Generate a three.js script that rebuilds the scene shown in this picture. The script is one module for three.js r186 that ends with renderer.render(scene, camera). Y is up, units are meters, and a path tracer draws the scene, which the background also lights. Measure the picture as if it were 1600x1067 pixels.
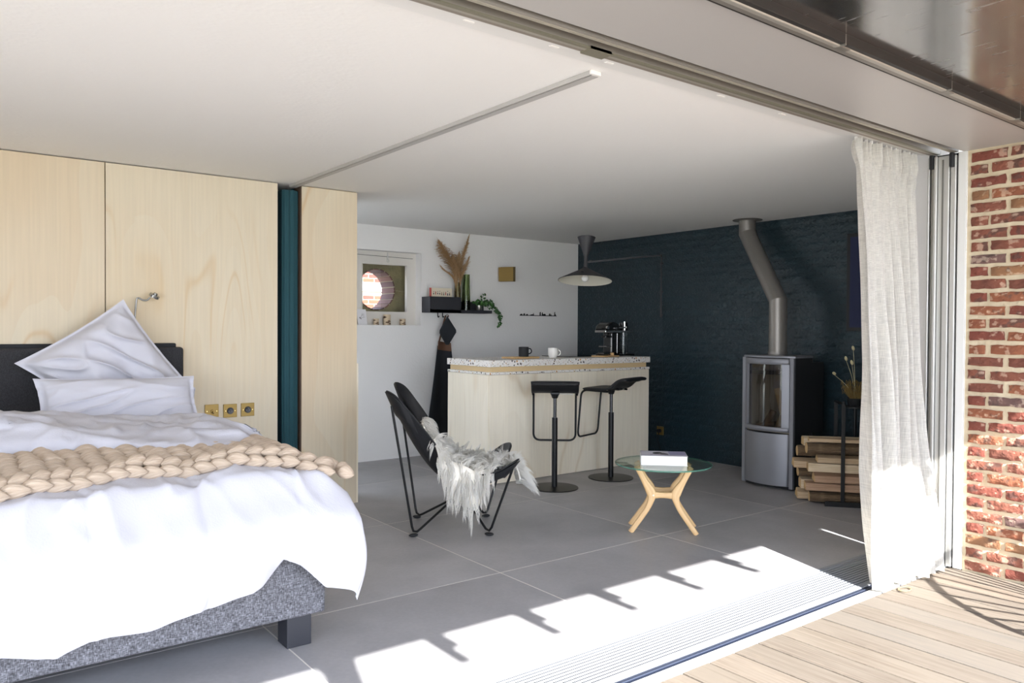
import * as THREE from 'three';
import { RoundedBoxGeometry } from 'three/addons/geometries/RoundedBoxGeometry.js';
import { mergeGeometries, mergeVertices, toCreasedNormals } from 'three/addons/utils/BufferGeometryUtils.js';
import { ImprovedNoise } from 'three/addons/math/ImprovedNoise.js';

// ---------------------------------------------------------------- camera, sky, sun, exposure
const scene = new THREE.Scene();
const renderer = new THREE.WebGLRenderer({ antialias: true });
renderer.toneMapping = THREE.LinearToneMapping;
renderer.toneMappingExposure = 1.62;
renderer.shadowMap.enabled = true;

const camera = new THREE.PerspectiveCamera(47.506, 1600 / 1067, 0.05, 200);
camera.position.set(0, 1.254, 0);
{
  const yaw = 37.372 * Math.PI / 180, pitch = 0.927 * Math.PI / 180, roll = 0.325 * Math.PI / 180;
  const f = new THREE.Vector3(Math.sin(yaw) * Math.cos(pitch), -Math.sin(pitch), -Math.cos(yaw) * Math.cos(pitch));
  const r0 = new THREE.Vector3(Math.cos(yaw), 0, Math.sin(yaw)), u0 = new THREE.Vector3().crossVectors(r0, f);
  const r = r0.clone().multiplyScalar(Math.cos(roll)).addScaledVector(u0, Math.sin(roll));
  const u = u0.clone().multiplyScalar(Math.cos(roll)).addScaledVector(r0, -Math.sin(roll));
  camera.quaternion.setFromRotationMatrix(new THREE.Matrix4().makeBasis(r, u, f.clone().negate()));
}
scene.add(camera);

const SUN = new THREE.Vector3(-0.31, 0.74, 1).normalize();
{ // clear bright sky, paler towards the horizon
  const W = 256, H = 128, d = new Float32Array(W * H * 4);
  for (let y = 0; y < H; y++) for (let x = 0; x < W; x++) { const e = Math.max(0, ((y + 0.5) / H - 0.5) * 2), k = Math.pow(e, 0.55), i = (y * W + x) * 4; d[i] = 0.97 - 0.42 * k; d[i + 1] = 1.01 - 0.27 * k; d[i + 2] = 1.10 - 0.04 * k; d[i + 3] = 1; }
  const t = new THREE.DataTexture(d, W, H, THREE.RGBAFormat, THREE.FloatType); t.mapping = THREE.EquirectangularReflectionMapping; t.magFilter = t.minFilter = THREE.LinearFilter; t.needsUpdate = true;
  scene.background = t; scene.backgroundIntensity = 3.9;
}

const sun = new THREE.DirectionalLight(new THREE.Color(1.0, 0.985, 0.965), 16);
sun.name = 'sun'; sun.position.copy(SUN).multiplyScalar(20).add(new THREE.Vector3(2, 0, -2)); sun.target.position.set(2, 0, -2);
sun.castShadow = true; sun.shadow.mapSize.set(4096, 4096); sun.shadow.radius = 1;
Object.assign(sun.shadow.camera, { left: -9, right: 9, top: 9, bottom: -9, near: 1, far: 50 });
scene.add(sun, sun.target);

// ---------------------------------------------------------------- helpers
const V = (x, y, z) => new THREE.Vector3(x, y, z);
const rng = (s) => () => { s = (s + 0x6d2b79f5) | 0; let t = Math.imul(s ^ (s >>> 15), 1 | s); t = (t + Math.imul(t ^ (t >>> 7), 61 | t)) ^ t; return ((t ^ (t >>> 14)) >>> 0) / 4294967296; };
const clamp = (x, a = 0, b = 1) => Math.min(b, Math.max(a, x)), lerp = (a, b, t) => a + (b - a) * t;
const sstep = (a, b, x) => { const t = clamp((x - a) / (b - a)); return t * t * (3 - 2 * t); };
const PN = new ImprovedNoise(), pn = (x, y, z = 0.37) => PN.noise(x, y, z);
const pfbm = (x, y, z = 0.37, o = 3) => { let s = 0, a = 1; for (let i = 0; i < o; i++) { s += a * pn(x, y, z + i * 7.3); x *= 2.03; y *= 2.03; a *= 0.5; } return s; };
const interp = (pts, x) => { if (x <= pts[0][0]) return pts[0][1]; for (let i = 1; i < pts.length; i++) if (x <= pts[i][0]) return lerp(pts[i - 1][1], pts[i][1], (x - pts[i - 1][0]) / (pts[i][0] - pts[i - 1][0])); return pts[pts.length - 1][1]; };
// tileable value noise in u, v of 0..1
const lattice = (() => { const r = rng(99), a = new Float32Array(65536); for (let i = 0; i < 65536; i++) a[i] = r(); return a; })();
function vn(u, v, fx, fy, seed = 0) {
  const x = u * fx, y = v * fy, ix = Math.floor(x), iy = Math.floor(y); let tx = x - ix, ty = y - iy; tx = tx * tx * (3 - 2 * tx); ty = ty * ty * (3 - 2 * ty);
  const x0 = ((ix % fx) + fx) % fx, x1 = (x0 + 1) % fx, y0 = ((iy % fy) + fy) % fy, y1 = (y0 + 1) % fy;
  const L = (a, b) => lattice[(Math.imul(a, 7919) + Math.imul(b, 104729) + Math.imul(seed, 15485863)) & 65535];
  return lerp(lerp(L(x0, y0), L(x1, y0), tx), lerp(L(x0, y1), L(x1, y1), tx), ty);
}
function fb(u, v, fx, fy, o = 4, seed = 0) { let s = 0, a = 0.5, n = 0; for (let i = 0; i < o; i++) { s += a * vn(u, v, fx, fy, seed + i * 13); n += a; a *= 0.5; fx *= 2; fy *= 2; } return s / n; }
function tex(w, h, fn, { srgb = true, size = [1, 1] } = {}) {
  const d = new Uint8Array(w * h * 4);
  for (let y = 0; y < h; y++) for (let x = 0; x < w; x++) {
    const c = fn((x + 0.5) / w, (y + 0.5) / h), i = (y * w + x) * 4;
    if (typeof c === 'number') d[i] = d[i + 1] = d[i + 2] = clamp(c) * 255; else { d[i] = clamp(c[0]) * 255; d[i + 1] = clamp(c[1]) * 255; d[i + 2] = clamp(c[2]) * 255; }
    d[i + 3] = 255;
  }
  const t = new THREE.DataTexture(d, w, h); t.wrapS = t.wrapT = THREE.RepeatWrapping; t.magFilter = THREE.LinearFilter; t.minFilter = THREE.LinearMipmapLinearFilter; t.generateMipmaps = true;
  if (srgb) t.colorSpace = THREE.SRGBColorSpace;
  t.repeat.set(1 / size[0], 1 / size[1]); t.needsUpdate = true; return t;
}
function canvasTex(w, h, draw) {
  const c = document.createElement('canvas'); c.width = w; c.height = h; draw(c.getContext('2d'), w, h);
  const t = new THREE.CanvasTexture(c); t.colorSpace = THREE.SRGBColorSpace; return t;
}
const mixc = (a, b, t) => [lerp(a[0], b[0], t), lerp(a[1], b[1], t), lerp(a[2], b[2], t)];
const rgb = (r, g, b) => [r / 255, g / 255, b / 255];
const M = (color, roughness = 0.6, more = {}) => new THREE.MeshStandardMaterial({ color, roughness, ...more });
const MP = (color, roughness = 0.6, more = {}) => new THREE.MeshPhysicalMaterial({ color, roughness, ...more });

function flat(g) { const o = g.index ? g.toNonIndexed() : g; for (const k of Object.keys(o.attributes)) if (!['position', 'normal', 'uv'].includes(k)) o.deleteAttribute(k); if (!o.attributes.uv) o.setAttribute('uv', new THREE.BufferAttribute(new Float32Array(o.attributes.position.count * 2), 2)); if (!o.attributes.normal) o.computeVertexNormals(); return o; }
const mg = (list) => mergeGeometries(list.map(flat));
// uv in metres from position, by the face's main direction
function uvm(g, ox = 0, oy = 0, turn = false) {
  g = flat(g); const p = g.attributes.position, uv = g.attributes.uv, a = V(), b = V(), c = V(), n = V();
  for (let i = 0; i < p.count; i += 3) {
    a.fromBufferAttribute(p, i); b.fromBufferAttribute(p, i + 1); c.fromBufferAttribute(p, i + 2);
    n.crossVectors(b.clone().sub(a), c.clone().sub(a)); const x = Math.abs(n.x), y = Math.abs(n.y), z = Math.abs(n.z);
    for (let k = 0; k < 3; k++) { const q = [a, b, c][k]; let [u, v] = y >= x && y >= z ? [q.x, q.z] : x >= z ? [q.z, q.y] : [q.x, q.y]; if (turn) [u, v] = [v, u]; uv.setXY(i + k, u + ox, v + oy); }
  }
  return g;
}
function box(x0, x1, y0, y1, z0, z1, r = 0, seg = 2) {
  const w = x1 - x0, h = y1 - y0, d = z1 - z0; r = Math.min(r, w / 2.01, h / 2.01, d / 2.01);
  const g = r > 0 ? new RoundedBoxGeometry(w, h, d, seg, r) : new THREE.BoxGeometry(w, h, d);
  g.translate((x0 + x1) / 2, (y0 + y1) / 2, (z0 + z1) / 2); return uvm(g);
}
const cyl = (r0, r1, h, x = 0, y = 0, z = 0, seg = 32, open = false) => new THREE.CylinderGeometry(r1, r0, h, seg, 1, open).translate(x, y + h / 2, z);
const lathe = (pts, seg = 40) => new THREE.LatheGeometry(pts.map((p) => new THREE.Vector2(p[0], p[1])), seg);
function tube(pts, r, seg = 48, rad = 10, closed = false, tension = 0.5) { const c = new THREE.CatmullRomCurve3(pts.map((p) => V(...p)), closed, 'catmullrom', tension); return new THREE.TubeGeometry(c, seg, r, rad, closed); }
// straight runs joined by rounded bends, as bent rod is
function bent(pts, r, bend = 0.03, rad = 10, closed = false) {
  const P = pts.map((p) => V(...p)), path = new THREE.CurvePath(), n = P.length; let start = null, last = null;
  const corner = (i) => { const a = P[(i - 1 + n) % n], b = P[i], c = P[(i + 1) % n], k = Math.min(bend, a.distanceTo(b) / 2.1, b.distanceTo(c) / 2.1); return [b.clone().add(a.clone().sub(b).setLength(k)), b, b.clone().add(c.clone().sub(b).setLength(k))]; };
  const ids = closed ? [...P.keys()] : [...P.keys()].slice(1, -1); if (!closed) last = P[0];
  for (const i of ids) { const [a, b, c] = corner(i); if (last) path.add(new THREE.LineCurve3(last, a)); else start = a; path.add(new THREE.QuadraticBezierCurve3(a, b, c)); last = c; }
  path.add(new THREE.LineCurve3(last, closed ? start : P[n - 1]));
  return new THREE.TubeGeometry(path, Math.max(24, n * 18), r, rad, closed);
}
function rod(a, b, r, seg = 12, r1 = r) { const A = V(...a), B = V(...b), d = B.clone().sub(A), g = new THREE.CylinderGeometry(r1, r, d.length(), seg); g.translate(0, d.length() / 2, 0); g.applyQuaternion(new THREE.Quaternion().setFromUnitVectors(V(0, 1, 0), d.normalize())); g.translate(...a); return g; }
function extr(pts, depth, bevel = 0, holes = []) { const s = new THREE.Shape(pts.map((p) => new THREE.Vector2(...p))); for (const h of holes) s.holes.push(h); return new THREE.ExtrudeGeometry(s, { depth, bevelEnabled: bevel > 0, bevelSize: bevel, bevelThickness: bevel, bevelOffset: -bevel, bevelSegments: 2, curveSegments: 24 }); }
// a surface P(u, v) of real thickness: outer face, inner face and rim
function shell(P, nu, nv, th, closedU = false) {
  const outer = [], N = [], e = 1e-3, idx = [], pos = [], uv = [];
  for (let j = 0; j <= nv; j++) for (let i = 0; i <= nu; i++) {
    const u = i / nu, v = j / nv, p = P(u, v); outer.push(p);
    const du = P(closedU ? u + e : Math.min(1, u + e), v).sub(P(closedU ? u - e : Math.max(0, u - e), v)), dv = P(u, Math.min(1, v + e)).sub(P(u, Math.max(0, v - e)));
    const n = du.cross(dv); if (n.lengthSq() < 1e-16) n.set(0, 1, 0); N.push(n.normalize());
  }
  const W = nu + 1, H = nv + 1, T = W * H;
  outer.forEach((p, k) => { pos.push(p.x, p.y, p.z); uv.push((k % W) / nu, Math.floor(k / W) / nv); });
  outer.forEach((p, k) => { const t = typeof th === 'function' ? th((k % W) / nu, Math.floor(k / W) / nv) : th; pos.push(p.x - N[k].x * t, p.y - N[k].y * t, p.z - N[k].z * t); uv.push((k % W) / nu, Math.floor(k / W) / nv); });
  const q = (a, b, c, d) => idx.push(a, b, c, a, c, d);
  for (let j = 0; j < nv; j++) for (let i = 0; i < nu; i++) { const a = j * W + i, b = a + 1, c = b + W, d = a + W; q(a, b, c, d); q(T + a, T + d, T + c, T + b); }
  for (let i = 0; i < nu; i++) { const b = i, t = (H - 1) * W + i; q(b + 1, b, T + b, T + b + 1); q(t, t + 1, T + t + 1, T + t); }
  if (!closedU) for (let j = 0; j < nv; j++) { const a = j * W, b = a + W - 1; q(a, a + W, T + a + W, T + a); q(b + W, b, T + b, T + b + W); }
  const g = new THREE.BufferGeometry(); g.setAttribute('position', new THREE.Float32BufferAttribute(pos, 3)); g.setAttribute('uv', new THREE.Float32BufferAttribute(uv, 2)); g.setIndex(idx); g.computeVertexNormals(); return g;
}
function uvScale(g, a, b) { const uv = g.attributes.uv; for (let i = 0; i < uv.count; i++) uv.setXY(i, uv.getX(i) * a, uv.getY(i) * b); return g; }

const taken = new Map();
function numbered(n) { const k = taken.get(n) ?? 0; taken.set(n, k + 1); return k ? n + '_' + String(k).padStart(3, '0') : n; }
const shade = (o) => { o.castShadow = o.receiveShadow = true; return o; };
function thing(name, label, category, at = [0, 0, 0], turn = 0, group) { const o = new THREE.Group(); o.name = numbered(name); o.position.set(...at); o.rotation.y = turn; o.userData = { label, category }; if (group) o.userData.group = group; scene.add(o); return o; }
function part(name, g, m, parent, label, kind) { const o = shade(new THREE.Mesh(g, m)); o.name = name; if (label) o.userData.label = label; if (kind) o.userData.kind = kind; parent.add(o); return o; }
function single(name, g, m, label, category, at = [0, 0, 0], turn = 0, group) { const o = shade(new THREE.Mesh(g, m)); o.name = numbered(name); o.position.set(...at); o.rotation.y = turn; o.userData = { label, category }; if (group) o.userData.group = group; scene.add(o); return o; }
function struct(name, label, category) { const o = new THREE.Group(); o.name = name; o.userData = { label, category, kind: 'structure' }; scene.add(o); return o; }
function structMesh(name, g, m, label, category) { const o = shade(new THREE.Mesh(g, m)); o.name = name; o.userData = { label, category, kind: 'structure' }; scene.add(o); return o; }

// ---------------------------------------------------------------- materials
const CEIL = 2.225;
const plasterBump = tex(512, 512, (u, v) => 0.6 * fb(u, v, 10, 10, 5, 3) + 0.4 * fb(u, v, 90, 90, 2, 4), { srgb: false, size: [1.3, 1.3] });
const plaster = M(0xf0eeea, 0.9, { bumpMap: plasterBump, bumpScale: 0.0015 });
const whiteWall = M(0xeceae7, 0.88, { bumpMap: plasterBump, bumpScale: 0.002 });
const tileMap = tex(1024, 1024, (u, v) => {
  const a = fb(u, v, 3, 3, 5, 11), b = fb(u, v, 14, 9, 4, 12), c = fb(u, v, 200, 200, 2, 13), s = 0.645 + (a - 0.5) * 0.15 + (b - 0.5) * 0.07 + (c - 0.5) * 0.03;
  return [s * 1.0, s * 0.988, s * 0.995];
}, { size: [2.44, 2.44] });
const tileRough = tex(512, 512, (u, v) => 0.5 + (fb(u, v, 5, 5, 5, 15) - 0.5) * 0.35, { srgb: false, size: [2.44, 2.44] });
const tileMat = M(0xffffff, 1, { map: tileMap, roughnessMap: tileRough });
const groutMat = M(0xe2ddd4, 0.9);
// poplar plywood: pale, with drifting contour lines and fine vertical grain
function plyTex(seed, warm, pale = rgb(213, 201, 177)) {
  return tex(1024, 1024, (u, v) => {
    const wx = fb(u, v, 3, 1, 3, seed) - 0.5, n = fb(clamp(u + wx * 0.18, 0, 0.9999), v, 4, 1, 3, seed + 5) + 0.12 * fb(u, v, 12, 3, 2, seed + 6);
    const f = n * 7 - Math.floor(n * 7), line = Math.exp(-((f - 0.5) ** 2) / 0.003) * sstep(0.4, 0.65, fb(u, v, 5, 3, 2, seed + 40)) + 0.25 * f;
    const grain = fb(u, v, 240, 8, 2, seed + 9) - 0.5, tone = fb(u, v, 3, 2, 4, seed + 21) - 0.5;
    let c = mixc(pale, warm, clamp(line * 0.5 + tone * 0.6 + 0.08));
    const k = 1 + grain * 0.04; return [c[0] * k, c[1] * k, c[2] * k];
  }, { size: [2.4, 2.4] });
}
const plyA = M(0xffffff, 0.55, { map: plyTex(31, rgb(202, 176, 136)) });
const plyB = M(0xffffff, 0.55, { map: plyTex(77, rgb(196, 162, 120)) });
const plyC = M(0xffffff, 0.55, { map: plyTex(131, rgb(218, 200, 170), rgb(243, 234, 214)) });
const plyEdge = M(0xd9bf92, 0.6);
const tealBump = tex(512, 512, (u, v) => 0.55 * fb(u, v, 12, 12, 5, 51) + 0.45 * Math.pow(fb(u, v, 40, 40, 3, 52), 2), { srgb: false, size: [0.7, 0.7] });
const tealMats = [0x1a2e36, 0x192c34, 0x1b3038].map((c) => M(c, 0.38, { bumpMap: tealBump, bumpScale: 0.012 }));
const tealJoint = M(0x192c34, 0.4, { bumpMap: tealBump, bumpScale: 0.01 });
const brushed = tex(512, 512, (u, v) => 0.5 + (fb(u, v, 200, 4, 3, 61) - 0.5) * 0.5 + (fb(u, v, 6, 6, 4, 62) - 0.5) * 0.5, { srgb: false, size: [0.8, 0.8] });
const alu = M(0xd2d1cd, 0.42, { metalness: 0.7 });
const aluWhite = M(0xe9e8e4, 0.45);
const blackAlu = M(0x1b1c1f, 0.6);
const darkSteel = M(0x3a3836, 0.45, { metalness: 0.6 });
const soffitMat = M(0xc2beba, 0.4, { metalness: 0.2 });
const mirrorMat = M(0xb6b4b2, 1, { metalness: 0.95, roughnessMap: tex(512, 512, (u, v) => 0.15 + (fb(u, v, 8, 40, 3, 64) - 0.5) * 0.08 + sstep(0.7, 0.8, fb(u, v, 70, 12, 3, 65)) * 0.15, { srgb: false, size: [1.1, 1.1] }) });
const black = M(0x16171a, 0.5), blackMatte = M(0x1b1c1e, 0.75), blackSteel = M(0x17181a, 0.4, { metalness: 0.3 });
const brass = M(0x8f7846, 0.45, { metalness: 0.75 }), brassDull = M(0x8e7540, 0.5, { metalness: 0.5 });
const chrome = M(0xdedede, 0.08, { metalness: 1 });
const white = M(0xf0eee9, 0.5), ceramicWhite = MP(0xf0ede6, 0.35, { clearcoat: 0.4 });
const linenBump = tex(512, 512, (u, v) => 0.5 + 0.28 * (Math.sin(u * 6.2832 * 128) * 0.5 + Math.sin(v * 6.2832 * 128) * 0.5) + 0.35 * (fb(u, v, 128, 10, 2, 71) + fb(u, v, 10, 128, 2, 72) - 1), { srgb: false, size: [0.25, 0.25] });
const cottonBump = tex(512, 512, (u, v) => fb(u, v, 160, 160, 3, 74), { srgb: false, size: [0.3, 0.3] });
const cotton = M(0xc6c6cf, 0.9, { bumpMap: cottonBump, bumpScale: 0.0006 });
const oakTex = (seed, base, dark) => tex(512, 512, (u, v) => { const g = fb(u, v, 60, 3, 4, seed), t = fb(u, v, 8, 2, 3, seed + 3); return mixc(base, dark, clamp((g - 0.35) * 0.9 + (t - 0.5) * 0.5)); }, { size: [0.5, 0.5] });
const oak = M(0xffffff, 0.5, { map: oakTex(81, rgb(222, 186, 136), rgb(186, 142, 92)) });
const boardWood = M(0xffffff, 0.55, { map: oakTex(87, rgb(214, 178, 126), rgb(178, 134, 84)) });

// ---------------------------------------------------------------- the room
const X0 = -2.8, XT = 6.0, ZB = -6.61, ZO = -1.86;
{ // floor: large grey tiles with pale joints
  const fl = struct('floor', 'large grey concrete-look floor tiles with thin pale joints', 'floor');
  part('joint_bed', box(X0 - 0.2, XT + 0.2, -0.12, -0.0006, ZB - 0.2, -2.245), groutMat, fl);
  const p = 1.2275, g = 0.003, xs = [], zs = []; for (let i = -7; i <= 5; i++) xs.push(2.368 + i * p); for (let j = -4; j <= 1; j++) zs.push(-3.19 + j * p);
  let k = 0;
  for (let i = 0; i < xs.length - 1; i++) for (let j = 0; j < zs.length - 1; j++) {
    const a = Math.max(X0, xs[i] + g), b = Math.min(XT, xs[i + 1] - g), c = Math.max(ZB, zs[j] + g), d = Math.min(-2.245, zs[j + 1] - g); if (b - a < 0.02 || d - c < 0.02) continue;
    const t = box(a, b, -0.01, 0, c, d, 0.0006, 1); const r = rng(500 + k); part('tile', uvm(t, r() * 2.4, r() * 2.4, k % 2 === 0), tileMat, fl); k++;
  }
}
{ // sunken convector grille along the opening, sliding-door threshold
  const gr = thing('floor_grille', 'white slatted floor grille set along the wide door opening', 'grille');
  const grilleMat = M(0x8f9298, 0.5);
  part('tray', box(X0, 4.6, -0.12, -0.03, -2.245, -1.955), M(0x101114, 0.8), gr);
  part('frame', mg([box(X0, 4.6, -0.03, 0.001, -2.245, -2.228), box(X0, 4.6, -0.03, 0.001, -1.978, -1.955)]), grilleMat, gr);
  const n = 12; for (let i = 0; i < n; i++) { const z = -2.222 + (i + 0.5) * (0.242 / n); part('slat', box(X0, 4.6, -0.004, 0.0, z - 0.0055, z + 0.0055, 0.001, 1), grilleMat, gr); }
  const th = thing('door_threshold', 'white metal sliding door threshold with a dark track beside the deck', 'threshold');
  part('track', box(X0, 4.36, -0.1, -0.003, -1.955, -1.912), M(0x2b3142, 0.35, { metalness: 0.3 }), th);
  part('track_rib', box(X0, 4.36, -0.003, 0.0, -1.936, -1.932), M(0x4a5162, 0.4, { metalness: 0.3 }), th);
  part('sill', box(X0, 4.36, -0.1, 0.002, -1.912, -1.866, 0.003), aluWhite, th);
}
// deck of weathered boards running away from the opening
const deckMats = [0, 1, 2, 3, 4].map((k) => M([0xcfccc8, 0xd6d2ce, 0xc8c5c2, 0xcac9c8, 0xdad4ce][k], 0.85, {
  map: tex(256, 1024, (u, v) => { const g = fb(u, v, 40, 6, 4, 200 + k * 17), t = fb(u, v, 3, 5, 4, 201 + k * 17), s = sstep(0.62, 0.8, fb(u, v, 30, 16, 3, 207 + k)); const c = mixc(rgb(132, 123, 112), k === 3 ? rgb(112, 107, 101) : rgb(106, 94, 82), clamp((g - 0.4) * 1.1 + (t - 0.5) * 0.9)); return mixc(c, rgb(146, 136, 122), s * 0.4); }, { size: [0.3, 1.5] }),
}));
{
  const deck = struct('floor_deck', 'weathered beige timber deck boards outside the opening', 'deck');
  const p = 0.153, z0 = -1.862; let k = 0;
  for (let x = -5.309; x < 4.45; x += p) {
    const a = x + 0.0285 + 0.0035, b = Math.min(a + p - 0.0085, 4.5); const r = rng(900 + k);
    part('board', uvm(box(a, b, -0.03, -0.002 - r() * 0.0015, z0, 3.6, 0.004, 1), r() * 3, r() * 3), deckMats[Math.floor(r() * 5)], deck); k++;
  }
  part('joists', mg([-1.7, -0.9, 0, 0.9, 1.8, 2.7, 3.4].map((z) => box(-5.3, 4.5, -0.1, -0.031, z - 0.03, z + 0.03))), M(0x3c3128, 0.9), deck);
}
structMesh('ground', box(-40, 40, -0.5, -0.1, -40, 40), M(0xcdc9c2, 0.95, { map: tex(256, 256, (u, v) => { const a = fb(u, v, 40, 40, 3, 300); return [0.72 + a * 0.4, 0.72 + a * 0.4, 0.68 + a * 0.4]; }, { size: [1.5, 1.5] }) }), 'pale gravel ground around the building', 'ground');
structMesh('ceiling', box(X0 - 0.2, XT + 0.25, CEIL, 2.62, ZB - 0.55, -2.09), plaster, 'smooth white painted ceiling', 'ceiling');
{ // back wall with a square window recess
  const w = struct('wall_back', 'white painted kitchen wall at the back', 'wall');
  const wx0 = 2.98, wx1 = 3.92, wy0 = 1.284, wy1 = 1.992, z0 = ZB - 0.112;
  part('plaster_face', mg([box(X0, -0.6, -0.1, CEIL + 0.02, z0, ZB), box(-0.6, wx0, 2.14, CEIL + 0.02, z0, ZB), box(-0.6, wx0, -0.1, 0.02, z0, ZB), box(2.07, wx0, 0.02, 2.14, z0, ZB), box(wx1, XT + 0.2, -0.1, CEIL + 0.02, z0, ZB), box(wx0, wx1, -0.1, wy0, z0, ZB), box(wx0, wx1, wy1, CEIL + 0.02, z0, ZB)]), whiteWall, w);
}
{
  // unseen windows and passage behind the plywood wall, added to brighten the kitchen
  const d = struct('window_2', 'row of tall unseen windows added behind the plywood wall to light the kitchen', 'window');
  for (let i = 0; i <= 3; i++) { const x = -0.6 + i * 0.89; part('frame_post', box(x - (i ? 0.025 : 0), x + 0.025 - (i === 3 ? 0.025 : 0), 0.02, 2.14, -6.7, -6.65), alu, d); if (i < 3) part('pane', box(x + 0.025, x + 0.865, 0.02, 2.14, -6.68, -6.672), MP(0xffffff, 0.02, { transmission: 1, thickness: 0 }), d); }
}
{ // fixed window with pale frame
  const w = struct('window_1', 'square window with pale frame looking onto a round brick opening', 'window');
  const z = -6.745, z1 = -6.715, a = 3.338, b = 3.816, c = 1.414, d = 1.868, o = [2.98, 3.928, 1.284, 1.992], fm = M(0xddd8d0, 0.5);
  part('frame', mg([box(o[0], a, o[2], o[3], z, z1), box(b, o[1], o[2], o[3], z, z1), box(a, b, o[2], c, z, z1), box(a, b, d, o[3], z, z1)]), fm, w);
  part('bead', mg([box(a - 0.012, a, c - 0.012, d + 0.012, z1, z1 + 0.008), box(b, b + 0.012, c - 0.012, d + 0.012, z1, z1 + 0.008), box(a, b, c - 0.012, c, z1, z1 + 0.008), box(a, b, d, d + 0.012, z1, z1 + 0.008), box(2.99, 3.9, 1.336, 1.341, z1, z1 + 0.006)]), fm, w);
  part('pane', box(a, b, c, d, z + 0.008, z + 0.014), MP(0xffffff, 0.02, { transmission: 1, thickness: 0, ior: 1.45 }), w);
  part('wire', rod([2.99, 1.955, z1 + 0.012], [3.88, 1.94, z1 + 0.012], 0.002, 6), darkSteel, w);
  part('clip', mg([rod([3.6, 1.985, z1 + 0.014], [3.6, 1.915, z1 + 0.014], 0.006, 8), new THREE.TorusGeometry(0.012, 0.003, 6, 14).translate(3.605, 1.905, z1 + 0.014)]), alu, w);
}
{ // outer skin with the round opening and its ring of bricks
  const o = struct('wall_outer', 'rough olive rendered outer wall with a round brick-lined hole', 'wall');
  const cx = 3.56, cy = 1.633, R = 0.205, z0 = -7.12, z1 = -6.85;
  const hole = new THREE.Path(); hole.absarc(cx, cy, R, 0, Math.PI * 2, true);
  part('render_coat', uvm(extr([[2.98, 0], [4.6, 0], [4.6, 2.6], [2.98, 2.6]], z1 - z0, 0, [hole]).translate(0, 0, z0)), M(0xffffff, 0.95, { map: tex(256, 256, (u, v) => mixc(rgb(150, 140, 102), rgb(104, 98, 74), fb(u, v, 6, 6, 5, 320)), { size: [0.6, 0.6] }), bumpMap: plasterBump, bumpScale: 0.01 }), o);
  const bm = [0x6b4f4a, 0x5f4746, 0x77564c].map((c) => M(c, 0.9)), n = 20;
  const seg = extr((() => { const p = [], a = Math.PI / n * 0.86; for (let i = 0; i <= 4; i++) p.push([Math.cos(-a + 2 * a * i / 4) * (R + 0.004), Math.sin(-a + 2 * a * i / 4) * (R + 0.004)]); for (let i = 4; i >= 0; i--) p.push([Math.cos(-a + 2 * a * i / 4) * (R - 0.012), Math.sin(-a + 2 * a * i / 4) * (R - 0.012)]); return p; })(), z1 - z0 - 0.01, 0.002);
  for (let i = 0; i < n; i++) { const m = part('brick', seg, bm[i % 3], o); m.position.set(cx, cy, z0 + 0.005); m.rotation.z = i / n * Math.PI * 2; }
  part('mortar_ring', (() => { const s = new THREE.Shape(); s.absarc(0, 0, R + 0.003, 0, Math.PI * 2); const h = new THREE.Path(); h.absarc(0, 0, R - 0.006, 0, Math.PI * 2, true); s.holes.push(h); return new THREE.ExtrudeGeometry(s, { depth: z1 - z0 - 0.012, bevelEnabled: false, curveSegments: 40 }).translate(cx, cy, z0 + 0.006); })(), M(0xa79f86, 0.95), o);
}
{ // courtyard wall seen through the round hole
  const o = struct('wall_courtyard', 'sunlit red brick courtyard wall seen through the round window', 'wall');
  const z = -11.2; part('mortar', box(4.2, 8, -0.1, 2.32, z - 0.2, z), M(0xb8ab92, 0.9), o); part('white_band', box(4.2, 8, 1.84, 1.94, z, z + 0.03), white, o);
  const r = rng(33), lots = [[], []]; for (let j = 0; j < 34; j++) { const y = 0.02 + j * 0.068; if (y > 1.77 && y < 1.95) continue; for (let i = 0; i < 18; i++) { const x = 4.25 + i * 0.205 + (j % 2) * 0.1; lots[r() < 0.6 ? 0 : 1].push(box(x, x + 0.185, y, y + 0.05, z, z + 0.012)); } }
  part('brick_courses', mg(lots[0]), M(0x8a4532, 0.9), o, null, 'stuff'); part('brick_courses', mg(lots[1]), M(0x6e3a30, 0.9), o, null, 'stuff');
}
{ // plywood wall of the sleeping end
  const w = struct('wall_left', 'pale poplar plywood wall panels behind the bed', 'wall');
  const z = -5.09, t = 0.022;
  part('core', mg([box(X0, 1.87, 0, CEIL, -5.2, z - t - 0.012), box(2.115, 2.488, 0, CEIL, -5.49, z - t - 0.001)]), M(0xb79b70, 0.8), w);
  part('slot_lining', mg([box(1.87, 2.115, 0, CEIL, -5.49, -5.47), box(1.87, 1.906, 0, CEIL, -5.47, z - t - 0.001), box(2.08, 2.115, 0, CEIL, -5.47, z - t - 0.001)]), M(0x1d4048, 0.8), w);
  part('added_passage_face', mg([box(X0, 1.85, 0, CEIL, -5.21, -5.2), box(1.85, 2.49, 0, CEIL, -5.52, -5.49)]), plaster, w);  // white rear face towards the added, unseen passage
  const ed = [[X0, -0.352], [-0.348, 0.869], [0.874, 1.909], [2.077, 2.49]], ms = [plyA, plyB, plyA, plyB], off = [[0, 0], [0.7, 0.3], [1.37, 0.15], [0.95, 1.1]];
  ed.forEach(([a, b], i) => part('panel', uvm(box(a, b, i === 3 ? 0 : 0.01, CEIL - 0.006, z - t, z, 0.0015, 1), ...off[i]), ms[i], w));
  part('end_board', uvm(box(2.49, 2.503, 0, 1.0, -5.45, z - 0.004)), plyC, w);
}
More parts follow.
